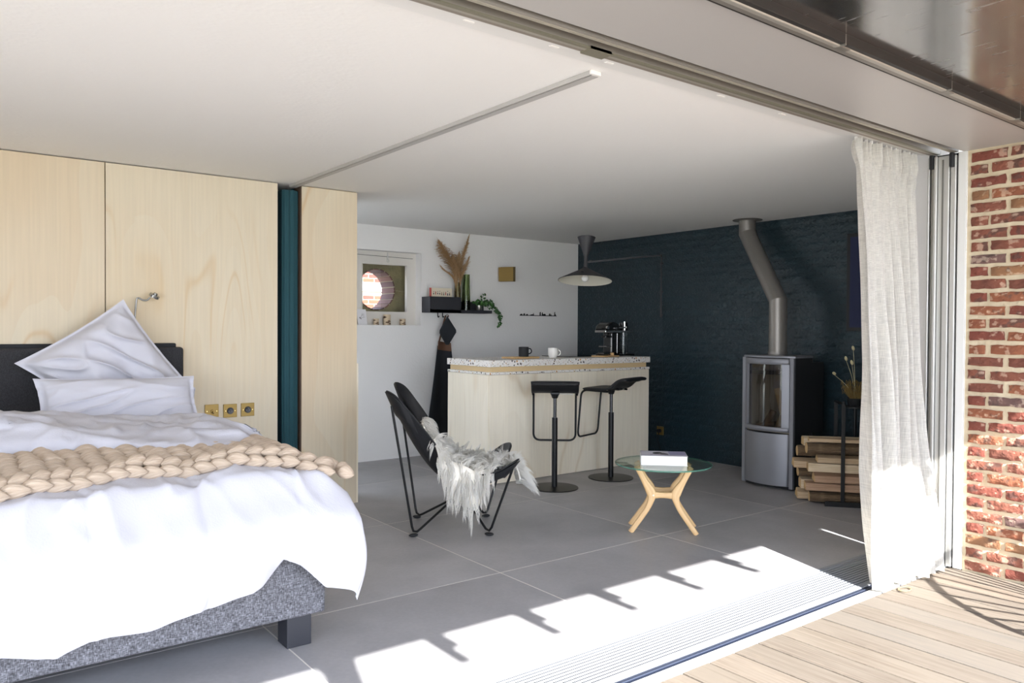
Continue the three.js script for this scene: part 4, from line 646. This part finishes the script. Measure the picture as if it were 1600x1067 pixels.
// ---------------------------------------------------------------- log rack and split logs
const LR = [5.22, 0, -2.945], LT = -0.9; // local x runs along the logs
{
  const t = thing('log_rack', 'black flat steel firewood rack with tall posts', 'log rack', LR, LT);
  for (const z of [0, -0.34]) { part('post', box(-0.013, 0.013, 0.0, 0.73, z - 0.006, z + 0.006, 0.002), blackSteel, t); part('foot_bar', box(-0.12, 0.12, 0.0, 0.036, z - 0.006 + 0.013, z + 0.006 + 0.013, 0.002), blackSteel, t); }
  part('base_bar', box(-0.02, 0.02, 0.0, 0.008, -0.34, 0.0), blackSteel, t); part('top_bar', box(-0.013, 0.013, 0.722, 0.73, -0.34, 0.0), blackSteel, t); part('handle', cyl(0.011, 0.011, 0.022, 0, 0.73, -0.003, 14), blackMatte, t);
}
{
  const bark = M(0xffffff, 0.95, { map: tex(256, 256, (u, v) => { const a = fb(u, v, 4, 30, 4, 160), b = fb(u, v, 14, 14, 4, 161); return mixc(rgb(126, 104, 78), rgb(66, 52, 40), clamp(a * 1.2 + b * 0.6 - 0.5)); }, { size: [0.3, 0.15] }), bumpMap: tex(256, 256, (u, v) => fb(u, v, 4, 40, 4, 162), { srgb: false, size: [0.3, 0.15] }), bumpScale: 0.008 });
  const split = [[rgb(208, 186, 154), rgb(172, 144, 112)], [rgb(222, 204, 174), rgb(192, 166, 132)], [rgb(194, 162, 134), rgb(158, 124, 98)]].map(([a, b], k) => M(0xffffff, 0.85, { map: tex(256, 256, (u, v) => mixc(a, b, clamp(fb(u, v, 3, 44, 4, 170 + k) * 1.5 - 0.3)), { size: [0.4, 0.2] }), bumpMap: tex(256, 256, (u, v) => fb(u, v, 4, 60, 3, 180 + k), { srgb: false, size: [0.4, 0.2] }), bumpScale: 0.004 }));
  const endM = M(0xcaa877, 0.9);
  function log(label, x, y, z, L, prof, kind, seed, yaw = 0) {
    const t = thing('split_log', label, 'log', [0, 0, 0], 0, 'split logs in the steel rack');
    t.position.set(LR[0] + Math.cos(LT) * x + Math.sin(LT) * z, y, LR[2] - Math.sin(LT) * x + Math.cos(LT) * z); t.rotation.y = LT + yaw;
    const rj = rng(700 + Math.round(seed * 10)); prof = prof.map(([a, b], i) => [a * (0.88 + 0.24 * rj()), b < 0.006 ? b : b * (0.9 + 0.1 * rj())]); L *= 0.92 + 0.12 * rj();
    const g = extr(prof, L, 0.002).translate(0, 0, -L / 2).rotateY(Math.PI / 2), p = g.attributes.position; for (let i = 0; i < p.count; i++) p.setY(i, p.getY(i) * (1 + 0.12 * pn(p.getX(i) * 4, seed, 1)) ); 
    part('wood', uvm(g), kind < 0 ? bark : split[kind], t);
    for (const s of [-1, 1]) part('end_grain', extr(prof.map(([a, b]) => [a * 0.94, b * 0.94 + 0.002]), 0.004).rotateY(Math.PI / 2).translate(s > 0 ? L / 2 : -L / 2 - 0.004, 0, 0), endM, t);
  }
  const tri = (w, h) => [[-w / 2, 0], [w / 2, 0.004], [w / 2 - 0.01, h * 0.55], [0.1 * w, h], [-w / 2 + 0.008, h * 0.7]], slab = (w, h) => [[-w / 2, 0.004], [w / 2, 0], [w / 2, h * 0.8], [w / 4, h], [-w / 2 + 0.004, h * 0.92]], round = (w, h) => { const p = []; for (let i = 0; i < 12; i++) { const a = i / 12 * 6.28; p.push([Math.cos(a) * w / 2, h / 2 + Math.sin(a) * h / 2]); } return p; };
  const front = [[0, 0.085, 'round', -1, 'bark-covered split log at the bottom front of the rack'], [-0.02, 0.062, 'slab', 2, 'reddish split log second from the bottom in the front row'], [0.035, 0.066, 'tri', 2, 'split log third from the bottom in the front row'], [0.0, 0.068, 'slab', 1, 'palest straight split log halfway up the front row'], [0.055, 0.055, 'tri', 0, 'wedge-shaped split log just under the bark-covered top logs'], [-0.02, 0.085, 'round', -1, 'knotty bark-covered log near the top of the front row'], [0.0, 0.03, 'slab', 0, 'thin split plank lying on top of the front row']];
  let y = 0.01; front.forEach(([dx, h, k, m, label], i) => { log(label, dx + 0.02, y, -0.085, 0.47, k === 'round' ? round(0.12, h) : k === 'tri' ? tri(0.125, h) : slab(0.12, h), m, i * 3.1, (i % 3 - 1) * 0.03); y += h + 0.003; });
  const rear = [[-0.05, 0.07, 'tri', 0], [-0.03, 0.08, 'slab', 1], [-0.045, 0.07, 'round', -1], [-0.075, 0.075, 'tri', 0], [-0.05, 0.08, 'round', -1], [-0.03, 0.07, 'slab', 1]], ord = ['lowest', 'second', 'third', 'fourth', 'fifth', 'topmost'];
  y = 0.01; rear.forEach(([dx, h, k, m], i) => { log('split log in the rear row of the rack, ' + ord[i] + ' from the floor', dx, y, -0.235, 0.46, k === 'round' ? round(0.12, h) : k === 'tri' ? tri(0.12, h) : slab(0.12, h), m, 40 + i * 3.1, 0.03); y += h + 0.003; });
}
{ // dried flowers in a dark pot on a slim stand behind the curtain
  const st = thing('plant_stand', 'slim black plant stand behind the log rack by the curtain', 'stand', [5.74, 0, -3.145]);
  part('top', cyl(0.08, 0.08, 0.012, 0, 0.66, 0, 32), blackSteel, st); part('stem', cyl(0.012, 0.012, 0.66, 0, 0.004, 0, 16), blackSteel, st); part('base', cyl(0.11, 0.11, 0.008, 0, 0, 0, 36), blackSteel, st);
  const f = thing('dried_bouquet', 'dried brown flowers and seed heads in a small dark pot by the curtain', 'dried flowers', [5.74, 0.672, -3.145]);
  part('pot', lathe([[0, 0], [0.05, 0], [0.06, 0.06], [0.056, 0.062], [0.05, 0.02], [0, 0.015]], 28), blackMatte, f);
  const dry = M(0x8a7444, 0.9), seed = M(0xd8cfa4, 0.8), r = rng(23), fuzz = [];
  for (let i = 0; i < 170; i++) { const a = r() * 6.28, q = r(), b = [Math.cos(a) * 0.03, 0.05, Math.sin(a) * 0.03], e = [Math.cos(a) * (0.04 + 0.06 * q), 0.1 + 0.11 * r(), Math.sin(a) * (0.04 + 0.06 * q)]; fuzz.push(tube([b, [(b[0] + e[0]) / 2 * 1.3, (b[1] + e[1]) / 2 + 0.02, (b[2] + e[2]) / 2 * 1.3], e, [e[0] * 0.8, e[1] - 0.03, e[2] * 1.1]], 0.0014, 8, 4)); }
  part('dried_blossom', mg(fuzz), dry, f, null, 'stuff');
  const dir = V(-0.795, 0, -0.607); // spread to the left as seen
  [[0.165, 0.245], [0.075, 0.36], [0.03, 0.33], [0.02, 0.44]].forEach(([o, h], i) => { const e = dir.clone().multiplyScalar(o); const sm = part('stem', tube([[0, 0.03, 0], [e.x * 0.35, h * 0.6, e.z * 0.35], [e.x, h, e.z]], 0.0016, 16, 5), seed, f); part('seed_head', new THREE.SphereGeometry(0.011, 14, 10).scale(1, 1.9, 1).rotateZ(i ? 0.5 : 1.2).translate(e.x, h + 0.008, e.z), seed, sm); });
}
// ---------------------------------------------------------------- things on the teal wall
single('blue_picture', mg([box(-0.03, 0, 0, 0.785, -0.5, 0, 0.003)]), M(0x0c0f14, 0.5), 'dark framed deep blue picture on the teal wall behind the curtain', 'picture', [5.988, 1.252, -2.85]);
{ const o = scene.children[scene.children.length - 1]; part('canvas', box(-0.033, -0.029, 0.03, 0.755, -0.47, -0.03), M(0x0b1740, 0.6), o, 'deep blue printed sheet'); }
{
  const t = thing('wall_socket', 'brass socket with a black plug low on the teal wall', 'socket', [5.986, 0.229, -5.34], -Math.PI / 2);
  part('plate', box(-0.043, 0.043, -0.043, 0.043, 0, 0.009, 0.0015), brass, t); part('plug', mg([cyl(0.02, 0.019, 0.03).rotateX(Math.PI / 2).translate(0, 0, 0.009), rod([0, -0.012, 0.03], [0, -0.035, 0.03], 0.006, 10)]), blackMatte, t);
  part('cord', tube([[0, -0.03, 0.03], [-0.004, -0.1, 0.034], [0.02, -0.17, 0.03], [0.05, -0.222, 0.03], [0.2, -0.224, 0.02]], 0.0035, 40, 6), blackMatte, t);
}
{ // swing-arm wall lamp with double cone head
  const t = thing('wall_lamp', 'grey swing-arm wall lamp with a double cone shade over the island', 'lamp', [5.975, 1.38, -5.32]);
  const gm = M(0x3b3a3d, 0.5), inner = M(0xece7d6, 0.6), hx = 4.78 - 5.975, hz = -5.17 + 5.32;
  part('wall_bar', mg([rod([-0.02, 0, 0], [-0.02, 0.63, 0], 0.0065, 12), rod([-0.02, 0.0, 0], [-0.02, 0.29, 0], 0.009, 12)]), gm, t);
  part('bracket', mg([box(-0.03, 0.0, 0.015, 0.03, -0.008, 0.008), box(-0.03, 0.0, 0.25, 0.265, -0.008, 0.008), box(-0.03, 0.0, 0.535, 0.55, -0.008, 0.008)]), gm, t);
  part('joint', mg([new THREE.SphereGeometry(0.014, 16, 12).translate(-0.03, 0.625, 0), new THREE.SphereGeometry(0.013, 16, 12).translate(hx + 0.07, 0.49, hz - 0.01)]), M(0x8f8d8a, 0.25, { metalness: 0.8 }), t);
  part('arm', rod([-0.025, 0.625, 0], [hx + 0.03, 0.483, hz], 0.0085, 12), M(0x77767a, 0.35, { metalness: 0.4 }), t);
  part('cord', tube([[-0.015, 0.0, 0.004], [-0.012, -0.3, 0.01], [-0.005, -0.7, 0.012], [-0.008, -1.0, -0.01], [-0.01, -1.12, -0.02]], 0.0025, 60, 6), M(0x24323a, 0.7), t);
  const h = new THREE.Group(); h.name = 'lamp_head'; h.position.set(hx, 0.478, hz); h.rotation.set(-0.085, 0, -0.115); t.add(h);
  part('upper_cone', lathe([[0.017, 0.045], [0.019, 0.06], [0.082, 0.23], [0.08, 0.231], [0.017, 0.062]], 44), gm, h);
  part('neck', cyl(0.0175, 0.0165, 0.115, 0, -0.055, 0, 24), gm, h);
  part('shade', lathe([[0.017, -0.045], [0.03, -0.058], [0.242, -0.165], [0.244, -0.169], [0.2425, -0.1695]], 64), gm, h);
  part('shade_lining', lathe([[0.0, -0.064], [0.03, -0.064], [0.2405, -0.1695]], 64), inner, h);
  part('bulb', new THREE.SphereGeometry(0.034, 24, 18).translate(0, -0.145, 0), MP(0xf4f2ee, 0.08, { clearcoat: 1 }), h);
  part('bulb_socket', cyl(0.016, 0.016, 0.05, 0, -0.115, 0, 20), white, h);
  part('switch_button', box(-0.012, 0.012, -0.004, 0.004, -0.005, 0.005, 0.002).rotateX(0).translate(-0.145, -0.127, 0.12), black, h);
}
// ---------------------------------------------------------------- things on the white wall
{
  const t = thing('wall_shelf', 'black folded metal wall shelf with hooks above the apron', 'shelf', [3.93, 1.41, ZB]);
  const dk = M(0x2b2c31, 0.6);
  part('back_plate', box(0.0, 0.36, 0, 0.155, 0.15, 0.156, 0.001, 1), dk, t, 'front book-holder plate');
  part('side_plate', box(-0.002, 0.004, 0, 0.155, 0, 0.156, 0.001, 1), dk, t);
  part('shelf_tray', mg([box(0.0, 0.74, 0, 0.006, 0, 0.156), box(0.0, 0.74, 0.006, 0.03, 0.15, 0.156), box(0.0, 0.74, 0.0, 0.12, 0, 0.006)]), dk, t);
  for (const x of [0.11, 0.165]) part('hook', tube([[x, 0.0, 0.12], [x, -0.035, 0.12], [x, -0.045, 0.132], [x, -0.035, 0.144]], 0.005, 20, 8), black, t);
}
{
  const b = thing('picture_book', 'red-spined illustrated book standing in the black wall shelf', 'book', [4.075, 1.4165, ZB + 0.115]);
  part('block', box(-0.112, 0.125, 0, 0.235, -0.012, 0.012, 0.001, 1), M(0xd9cdb8, 0.8), b);
  part('spine', box(-0.122, -0.1125, 0, 0.235, -0.013, 0.013, 0.001, 1), M(0xb8453c, 0.6), b);
  const c = canvasTex(512, 512, (g, w, h) => { g.fillStyle = '#e2d6c0'; g.fillRect(0, 0, w, h); const r = rng(3), col = ['#1f1c20', '#a03a34', '#2a2f4a', '#1f1c20', '#7a5a3a']; for (let i = 0; i < 9; i++) { const x = 40 + i * 50; g.fillStyle = col[i % 5]; g.fillRect(x, h * (0.17 + 0.05 * r()), 22, 34 + 26 * r()); g.beginPath(); g.arc(x + 11, h * (0.13 + 0.06 * r()), 9, 0, 7); g.fill(); } });
  part('cover_print', new THREE.PlaneGeometry(0.235, 0.233).translate(0.0065, 0.1175, 0.0125), M(0xffffff, 0.6, { map: c }), b);
}
const vaseGlass = (c, d) => MP(0xffffff, 0.06, { transmission: 1, thickness: 0.01, ior: 1.45, attenuationColor: new THREE.Color(...c), attenuationDistance: d });
function vase(label, at, r0, r1, h, m) { single('vase', lathe([[0, 0], [r0, 0], [r0, 0.01], [r1, h], [r1 - 0.004, h], [r0 - 0.005, 0.014], [0, 0.014]], 40), m, label, 'vase', at); }
vase('shorter slim brown-green glass vase holding the pampas grass', [4.287, 1.4165, ZB + 0.095], 0.034, 0.029, 0.30, vaseGlass([0.16, 0.13, 0.03], 0.012));
vase('taller green glass vase standing empty beside the ivy', [4.392, 1.4165, ZB + 0.09], 0.044, 0.036, 0.385, vaseGlass([0.12, 0.18, 0.05], 0.012));
{ // pampas grass
  const t = thing('pampas_grass', 'tan dried pampas plumes standing in the shorter glass vase', 'pampas grass', [4.287, 1.435, ZB + 0.095]);
  const pm = M(0xb4926a, 0.95), pm2 = M(0xc0a07a, 0.95), r = rng(61);
  const plume = (base, mid, tip, wid, n, m) => { const c = new THREE.CatmullRomCurve3([V(...base), V(...mid), V(...tip)]), L = []; for (let i = 0; i < n; i++) { const s = 0.32 + 0.68 * r(), p = c.getPoint(s), tg = c.getTangent(s), a = r() * 6.28, k = wid * Math.sin(Math.PI * clamp((s - 0.25) / 0.78)) * (0.5 + r()), off = V(Math.cos(a) * k, 0, Math.sin(a) * k * 0.6), l = 0.045 + 0.045 * r(); const e = p.clone().addScaledVector(tg, l).add(off); L.push(tube([p.toArray(), p.clone().addScaledVector(tg, l * 0.5).addScaledVector(off, 0.35).toArray(), e.toArray(), [e.x + off.x * 0.3, e.y - 0.006, e.z]], 0.0015, 5, 3)); } const st = part('stem', new THREE.TubeGeometry(c, 30, 0.003, 6), m, t); part('plume', mg(L), m, st, null, 'stuff'); };
  plume([0, 0.0, 0], [-0.045, 0.4, 0.0], [-0.20, 0.64, 0.01], 0.065, 620, pm); plume([0.005, 0, 0], [0.03, 0.42, 0], [0.11, 0.70, 0.01], 0.026, 420, pm); plume([-0.008, 0.0, 0], [-0.02, 0.34, 0.02], [0.0, 0.52, 0.02], 0.05, 380, pm2); plume([0.01, 0, 0], [0.03, 0.33, 0.02], [0.10, 0.49, 0.02], 0.028, 260, pm2); plume([-0.01, 0, 0], [-0.05, 0.30, 0.01], [-0.17, 0.40, 0.02], 0.016, 200, pm); plume([0.0, 0, 0.01], [0.005, 0.33, 0.03], [-0.06, 0.5, 0.03], 0.04, 320, pm);
}
{ // ivy in a small metal cup
  const t = thing('potted_ivy', 'trailing green ivy in a small metal cup at the shelf end', 'plant', [4.555, 1.4165, ZB + 0.085]);
  part('cup', lathe([[0, 0], [0.03, 0], [0.036, 0.075], [0.033, 0.075], [0.028, 0.01], [0, 0.01]], 32), M(0x9a9894, 0.3, { metalness: 0.9 }), t);
  const lm = [0x2f5a24, 0x3c6b2c, 0x274c20].map((c) => M(c, 0.6)), leafG = (() => { const s = new THREE.Shape(); [[0, 0], [0.5, -0.25], [0.62, 0.15], [0.95, 0.3], [0.5, 0.62], [0.0, 1.25], [-0.5, 0.62], [-0.95, 0.3], [-0.62, 0.15], [-0.5, -0.25]].forEach(([x, y], i) => i ? s.lineTo(x, y) : s.moveTo(x, y)); const g = new THREE.ExtrudeGeometry(s, { depth: 0.03, bevelEnabled: false }); const p = g.attributes.position; for (let i = 0; i < p.count; i++) p.setZ(i, p.getZ(i) - 0.3 * p.getX(i) ** 2 - 0.12 * p.getY(i) ** 2); g.computeVertexNormals(); return g; })();
  const r = rng(14), vines = [[[0, 0.07, 0], [0.06, 0.1, 0.03], [0.15, 0.06, 0.05], [0.2, -0.03, 0.06], [0.24, -0.12, 0.06]], [[0, 0.07, 0], [0.1, 0.09, 0.05], [0.19, 0.01, 0.07], [0.21, -0.06, 0.075], [0.19, -0.13, 0.075]], [[0, 0.07, 0], [-0.05, 0.12, 0.03], [-0.09, 0.11, 0.05]], [[0, 0.07, 0], [0.02, 0.15, 0.02], [0.05, 0.19, 0.03]], [[0, 0.07, 0], [0.07, 0.13, 0.04], [0.13, 0.11, 0.06]], [[0, 0.07, 0.01], [-0.03, 0.13, 0.05], [-0.02, 0.09, 0.09]], [[0, 0.07, 0.01], [0.05, 0.1, 0.07], [0.09, 0.04, 0.09]], [[0, 0.07, 0], [0.12, 0.1, 0.02], [0.2, 0.04, 0.03], [0.25, -0.02, 0.05]]];
  vines.forEach((v) => { const c = new THREE.CatmullRomCurve3(v.map((p) => V(...p))), st = part('vine', new THREE.TubeGeometry(c, 24, 0.0016, 5), lm[2], t), n = Math.round(c.getLength() / 0.014); for (let i = 1; i <= n; i++) { const p = c.getPoint(i / n), m = part('leaf', leafG, lm[Math.floor(r() * 3)], st), k = 0.013 + r() * 0.009; m.scale.setScalar(k); m.position.set(p.x + (r() - 0.5) * 0.035, p.y + (r() - 0.5) * 0.03, p.z + (r() - 0.3) * 0.035); m.rotation.set(-0.4 + (r() - 0.5) * 0.9, (r() - 0.5) * 1.4, (r() - 0.5) * 2.6 + 2.4); } });
}
{ // apron and pot holder on the hooks
  const a = thing('apron', 'long dark apron with brown leather straps hanging on the wall', 'apron', [4.14, 0.1, ZB]);
  const cl = M(0x26292e, 0.9, { bumpMap: cottonBump, bumpScale: 0.001 }), le = M(0x6b4a36, 0.7);
  part('cloth', shell((u, v) => { const y = lerp(0.0, 0.985, v), x = lerp(lerp(-0.21, -0.055, v ** 0.9), lerp(0.25, 0.105, v), u); return V(x, y, 0.035 + 0.018 * (1 - v) * Math.sin(u * 9 + 1) + 0.012 * Math.sin(u * 5 + v * 2)); }, 40, 40, 0.003), cl, a);
  part('leather_band', shell((u, v) => V(lerp(lerp(-0.055, -0.05, v), lerp(0.107, 0.10, v), u), lerp(0.945, 1.03, v) - 0.02 * u, 0.042 + 0.012 * Math.sin(u * 5 + 2)), 20, 4, 0.004), le, a);
  part('strap', shell((u, v) => V(lerp(-0.048, -0.03, u) + 0.03 * v, lerp(1.0, 1.285, v), 0.04 + 0.08 * v), 4, 20, 0.003), le, a);
  part('strap', shell((u, v) => V(lerp(0.03, 0.046, u) - 0.02 * v, lerp(1.0, 1.285, v), 0.036 + 0.08 * v), 4, 20, 0.003), le, a);
  const p = thing('pot_holder', 'black diamond-shaped pot holder hanging under the shelf', 'pot holder', [4.135, 1.1, ZB + 0.14], 0.06);
  part('pad', (() => { const s = new THREE.Shape(); const pts = [[0, 0.265], [0.098, 0.14], [0.1, 0.118], [0.012, 0.0], [-0.012, 0.0], [-0.085, 0.11], [-0.083, 0.135]]; pts.forEach(([x, y], i) => i ? s.lineTo(x, y) : s.moveTo(x, y)); return new THREE.ExtrudeGeometry(s, { depth: 0.008, bevelEnabled: true, bevelSize: 0.006, bevelThickness: 0.005, bevelSegments: 3 }); })(), cl, p);
  part('loop', new THREE.TorusGeometry(0.016, 0.0025, 6, 18).translate(0, 0.277, 0.004), black, p);
}
{
  const b = thing('wall_pocket', 'small open brass box fixed high on the white wall', 'wall pocket', [4.935, 1.752, ZB + 0.074], -1.0);
  part('mount', rod([-0.05, 0.075, 0.0], [-0.06, 0.075, -0.055], 0.012, 12), brassDull, b);
  const s = [[-0.082, 0], [0.082, 0]]; void s;
  part('front_plate', box(-0.078, 0.078, 0, 0.148, 0.062, 0.066, 0.001, 1), brassDull, b); part('side_plate', mg([box(-0.082, -0.078, 0, 0.148, 0.0, 0.066), box(0.078, 0.082, 0, 0.148, 0, 0.066)]), brassDull, b); part('base_plate', box(-0.082, 0.082, 0, 0.004, 0, 0.066), brassDull, b); part('back_plate', box(-0.082, 0.082, 0, 0.155, 0, 0.004), brassDull, b);
}
single('skyline_ornament', (() => { const r = rng(12), L = [box(0, 0.52, 0, 0.008, 0, 0.004)], B = [[0.02, 0.03, 0.02], [0.06, 0.02, 0.026], [0.1, 0.025, 0.018], [0.17, 0.06, 0.014], [0.19, 0.006, 0.03], [0.285, 0.016, 0.045], [0.315, 0.014, 0.038], [0.34, 0.05, 0.022], [0.42, 0.02, 0.028], [0.44, 0.012, 0.018], [0.495, 0.01, 0.048], [0.5, 0.02, 0.02]]; for (const [x, w, h] of B) L.push(extr([[x - w / 2, 0.006], [x + w / 2, 0.006], [x + w / 2 * 0.8, h], [x + w * 0.1, h + 0.004 * r()], [x - w / 2 * 0.8, h * 0.85]], 0.004)); return mg(L); })(), M(0x111113, 0.6), 'thin black metal skyline silhouette on the white wall', 'ornament', [5.15, 1.398, ZB + 0.001]);
// window sill things
{ const c = thing('greeting_card', 'white card with a thin branch drawing leaning in the window recess', 'card', [3.315, 1.2845, -6.655], 0.1); const tx = canvasTex(256, 384, (g, w, h) => { g.fillStyle = '#e4e2e4'; g.fillRect(0, 0, w, h); g.strokeStyle = '#4a484c'; g.lineWidth = 5; for (const q of [[[200, 110], [130, 150], [70, 220]], [[130, 150], [150, 90]], [[70, 220], [210, 190]], [[160, 160], [200, 150]]]) { g.beginPath(); q.forEach(([x, y], i) => i ? g.lineTo(x, y) : g.moveTo(x, y)); g.stroke(); } g.fillStyle = '#3f3d42'; for (const [x, y] of [[70, 222], [95, 236], [60, 205]]) { g.beginPath(); g.arc(x, y, 11, 0, 7); g.fill(); } });
  part('paper', box(-0.05, 0.05, 0, 0.15, -0.001, 0.001).rotateX(-0.2), M(0xe4e2e4, 0.9), c); part('drawing', new THREE.PlaneGeometry(0.098, 0.148).translate(0, 0.075, 0.0016).rotateX(-0.2), M(0xffffff, 0.9, { map: tx }), c); }
single('blank_card', box(-0.04, 0.04, 0, 0.14, -0.001, 0.001).rotateX(-0.15), M(0xdcdadb, 0.9), 'plain pale card leaning at the far left of the window recess', 'card', [3.215, 1.2845, -6.665], 0.15);
const birch = M(0xffffff, 0.9, { map: tex(128, 128, (u, v) => mixc(rgb(206, 186, 158), rgb(84, 62, 48), sstep(0.6, 0.72, fb(u, v, 5, 12, 3, 190))), { size: [1, 1] }) });
[['small birch log candle holder nearest the card', 3.455, 0.027, 0.06], ['tallest birch log candle holder in the middle of the sill', 3.57, 0.036, 0.1], ['small birch log candle holder at the right end of the sill', 3.742, 0.029, 0.062]].forEach(([l, x, r, h]) => { const t = thing('candle_holder', l, 'candle holder', [x, 1.2845, -6.655]); part('log', lathe([[0, 0], [r, 0], [r * 0.96, h * 0.5], [r, h], [r * 0.75, h], [r * 0.72, h - 0.018], [0, h - 0.018]], 20), birch, t); part('tealight', cyl(r * 0.6, r * 0.6, 0.014, 0, h - 0.018, 0, 18), white, t); });

// ---------------------------------------------------------------- curtain
{
  const t = thing('sheer_curtain', 'sheer white linen curtain gathered at the right end of the opening', 'curtain', [3.98, 0, -1.95]);
  const linen = MP(0xf7f5f0, 1, { transmission: 0.45, thickness: 0, map: tex(512, 512, (u, v) => { const a = fb(u, v, 256, 12, 2, 210), b = fb(u, v, 12, 256, 2, 211), s = 0.94 + (a + b - 1) * 0.14; return [s, s * 0.995, s * 0.985]; }, { size: [0.4, 0.4] }), bumpMap: linenBump, bumpScale: 0.0008 });
  const fold = (u) => Math.sin(u * 6.283 * 6.5 + 0.8) * 0.6 + Math.sin(u * 6.283 * 3.2 + 2.1) * 0.5 + 0.5 * Math.sin(u * 6.283 * 10.3);
  const P = (u, v) => { // v: 0 at the rail, 1 at the hem
    const xl = interp([[0, 3.655], [0.02, 3.64], [0.06, 3.665], [0.16, 3.672], [0.5, 3.68], [1, 3.645]], v), xr = interp([[0, 4.29], [0.05, 4.30], [0.09, 4.262], [0.3, 4.275], [0.8, 4.265], [1, 4.25]], v);
    const head = sstep(0.07, 0.03, v), amp = lerp(0.014, 0.045, sstep(0.02, 0.9, v)) + 0.006 * Math.sin(v * 9 + u * 7);
    const lean = interp([[0, -2.03], [0.06, -2.02], [0.3, -1.995], [0.75, -1.95], [0.92, -1.905], [1, -1.885]], v) + 0.045 * sstep(0.5, 1, v) * (u - 0.35);
    const z = lean + amp * fold(u + 0.02 * Math.sin(v * 4)) + head * 0.018 * Math.sin(u * 6.283 * 13) + 0.006 * pn(u * 14, v * 5, 4) * (1 - head);
    const x = lerp(xl, xr, u + 0.02 * v * Math.sin(u * 6.283 * 3.2)) + 0.012 * fold(u + 0.08) * sstep(0.1, 0.8, v);
    return V(x - 3.98, lerp(2.2, 0.006 + 0.012 * (0.5 + 0.5 * Math.sin(u * 23)) , v), Math.min(z, -1.80) + 1.95);
  };
  part('fabric', uvScale(shell(P, 220, 110, 0.0012), 1.6, 2.2), linen, t);
  part('side_hem', uvScale(shell((u, v) => P(u * 0.03, v).add(V(0, 0, 0.003)), 5, 90, 0.001), 0.1, 2.2), linen, t);
  part('bottom_hem', uvScale(shell((u, v) => P(u, lerp(0.972, 1, v)).add(V(0, 0, 0.003)), 220, 3, 0.001), 1.6, 0.08), linen, t);
  for (let i = 0; i < 13; i++) { const p = P((i + 0.5) / 13, 0); part('hook', box(p.x - 0.004, p.x + 0.004, 2.195, 2.2135, -2.035 + 1.95, -2.022 + 1.95, 0.001, 1), white, t); }
}
single('curtain_tie', new THREE.TorusGeometry(0.03, 0.003, 6, 24).rotateX(Math.PI / 2).scale(1.3, 1, 0.8), M(0x8a7758, 0.8), 'thin cord loop lying on the deck under the curtain hem', 'cord', [3.79, 0.003, -1.815]);

// ---------------------------------------------------------------- wire lounge chair on the deck, outside the view, whose shadow falls on the boards
{
  const c = thing('wire_lounge_chair', 'round wire-strung lounge chair on the deck outside the view', 'chair', [3.95, 0, -0.55]);
  const rim = new THREE.CatmullRomCurve3([[-0.12, 0.98, -0.05], [-0.42, 0.78, -0.03], [-0.52, 0.5, 0.0], [-0.36, 0.36, 0.02], [0, 0.33, 0.05], [0.30, 0.36, 0.02], [0.40, 0.5, 0.0], [0.32, 0.78, -0.03], [0.06, 0.98, -0.05]].map((p) => V(...p)), true);
  part('rim', new THREE.TubeGeometry(rim, 140, 0.02, 10, true), blackSteel, c);
  const hub = V(-0.02, 0.50, 0.22), cords = []; part('hub_ring', new THREE.TorusGeometry(0.07, 0.006, 8, 30).rotateX(0.5).translate(hub.x, hub.y, hub.z), blackSteel, c);
  for (let i = 0; i < 30; i++) { const q = rim.getPoint(i / 30), h = hub.clone().add(V((q.x - hub.x), (q.y - hub.y), 0).setLength(0.07)); cords.push(tube([q.toArray(), q.clone().lerp(h, 0.5).add(V(0, -0.02, 0.05)).toArray(), h.toArray()], 0.009, 14, 6)); }
  part('cords', mg(cords), blackMatte, c, null, 'stuff');
  for (const [x, z] of [[-0.3, -0.15], [0.26, -0.15], [0, 0.35]]) part('leg', rod([x * 0.6, 0.36, z * 0.3 + 0.05], [x, 0.0, z], 0.008, 10), blackSteel, c);
}

scene.traverse((o) => { if (o.isMesh) { o.castShadow = o.receiveShadow = true; } });
renderer.render(scene, camera);
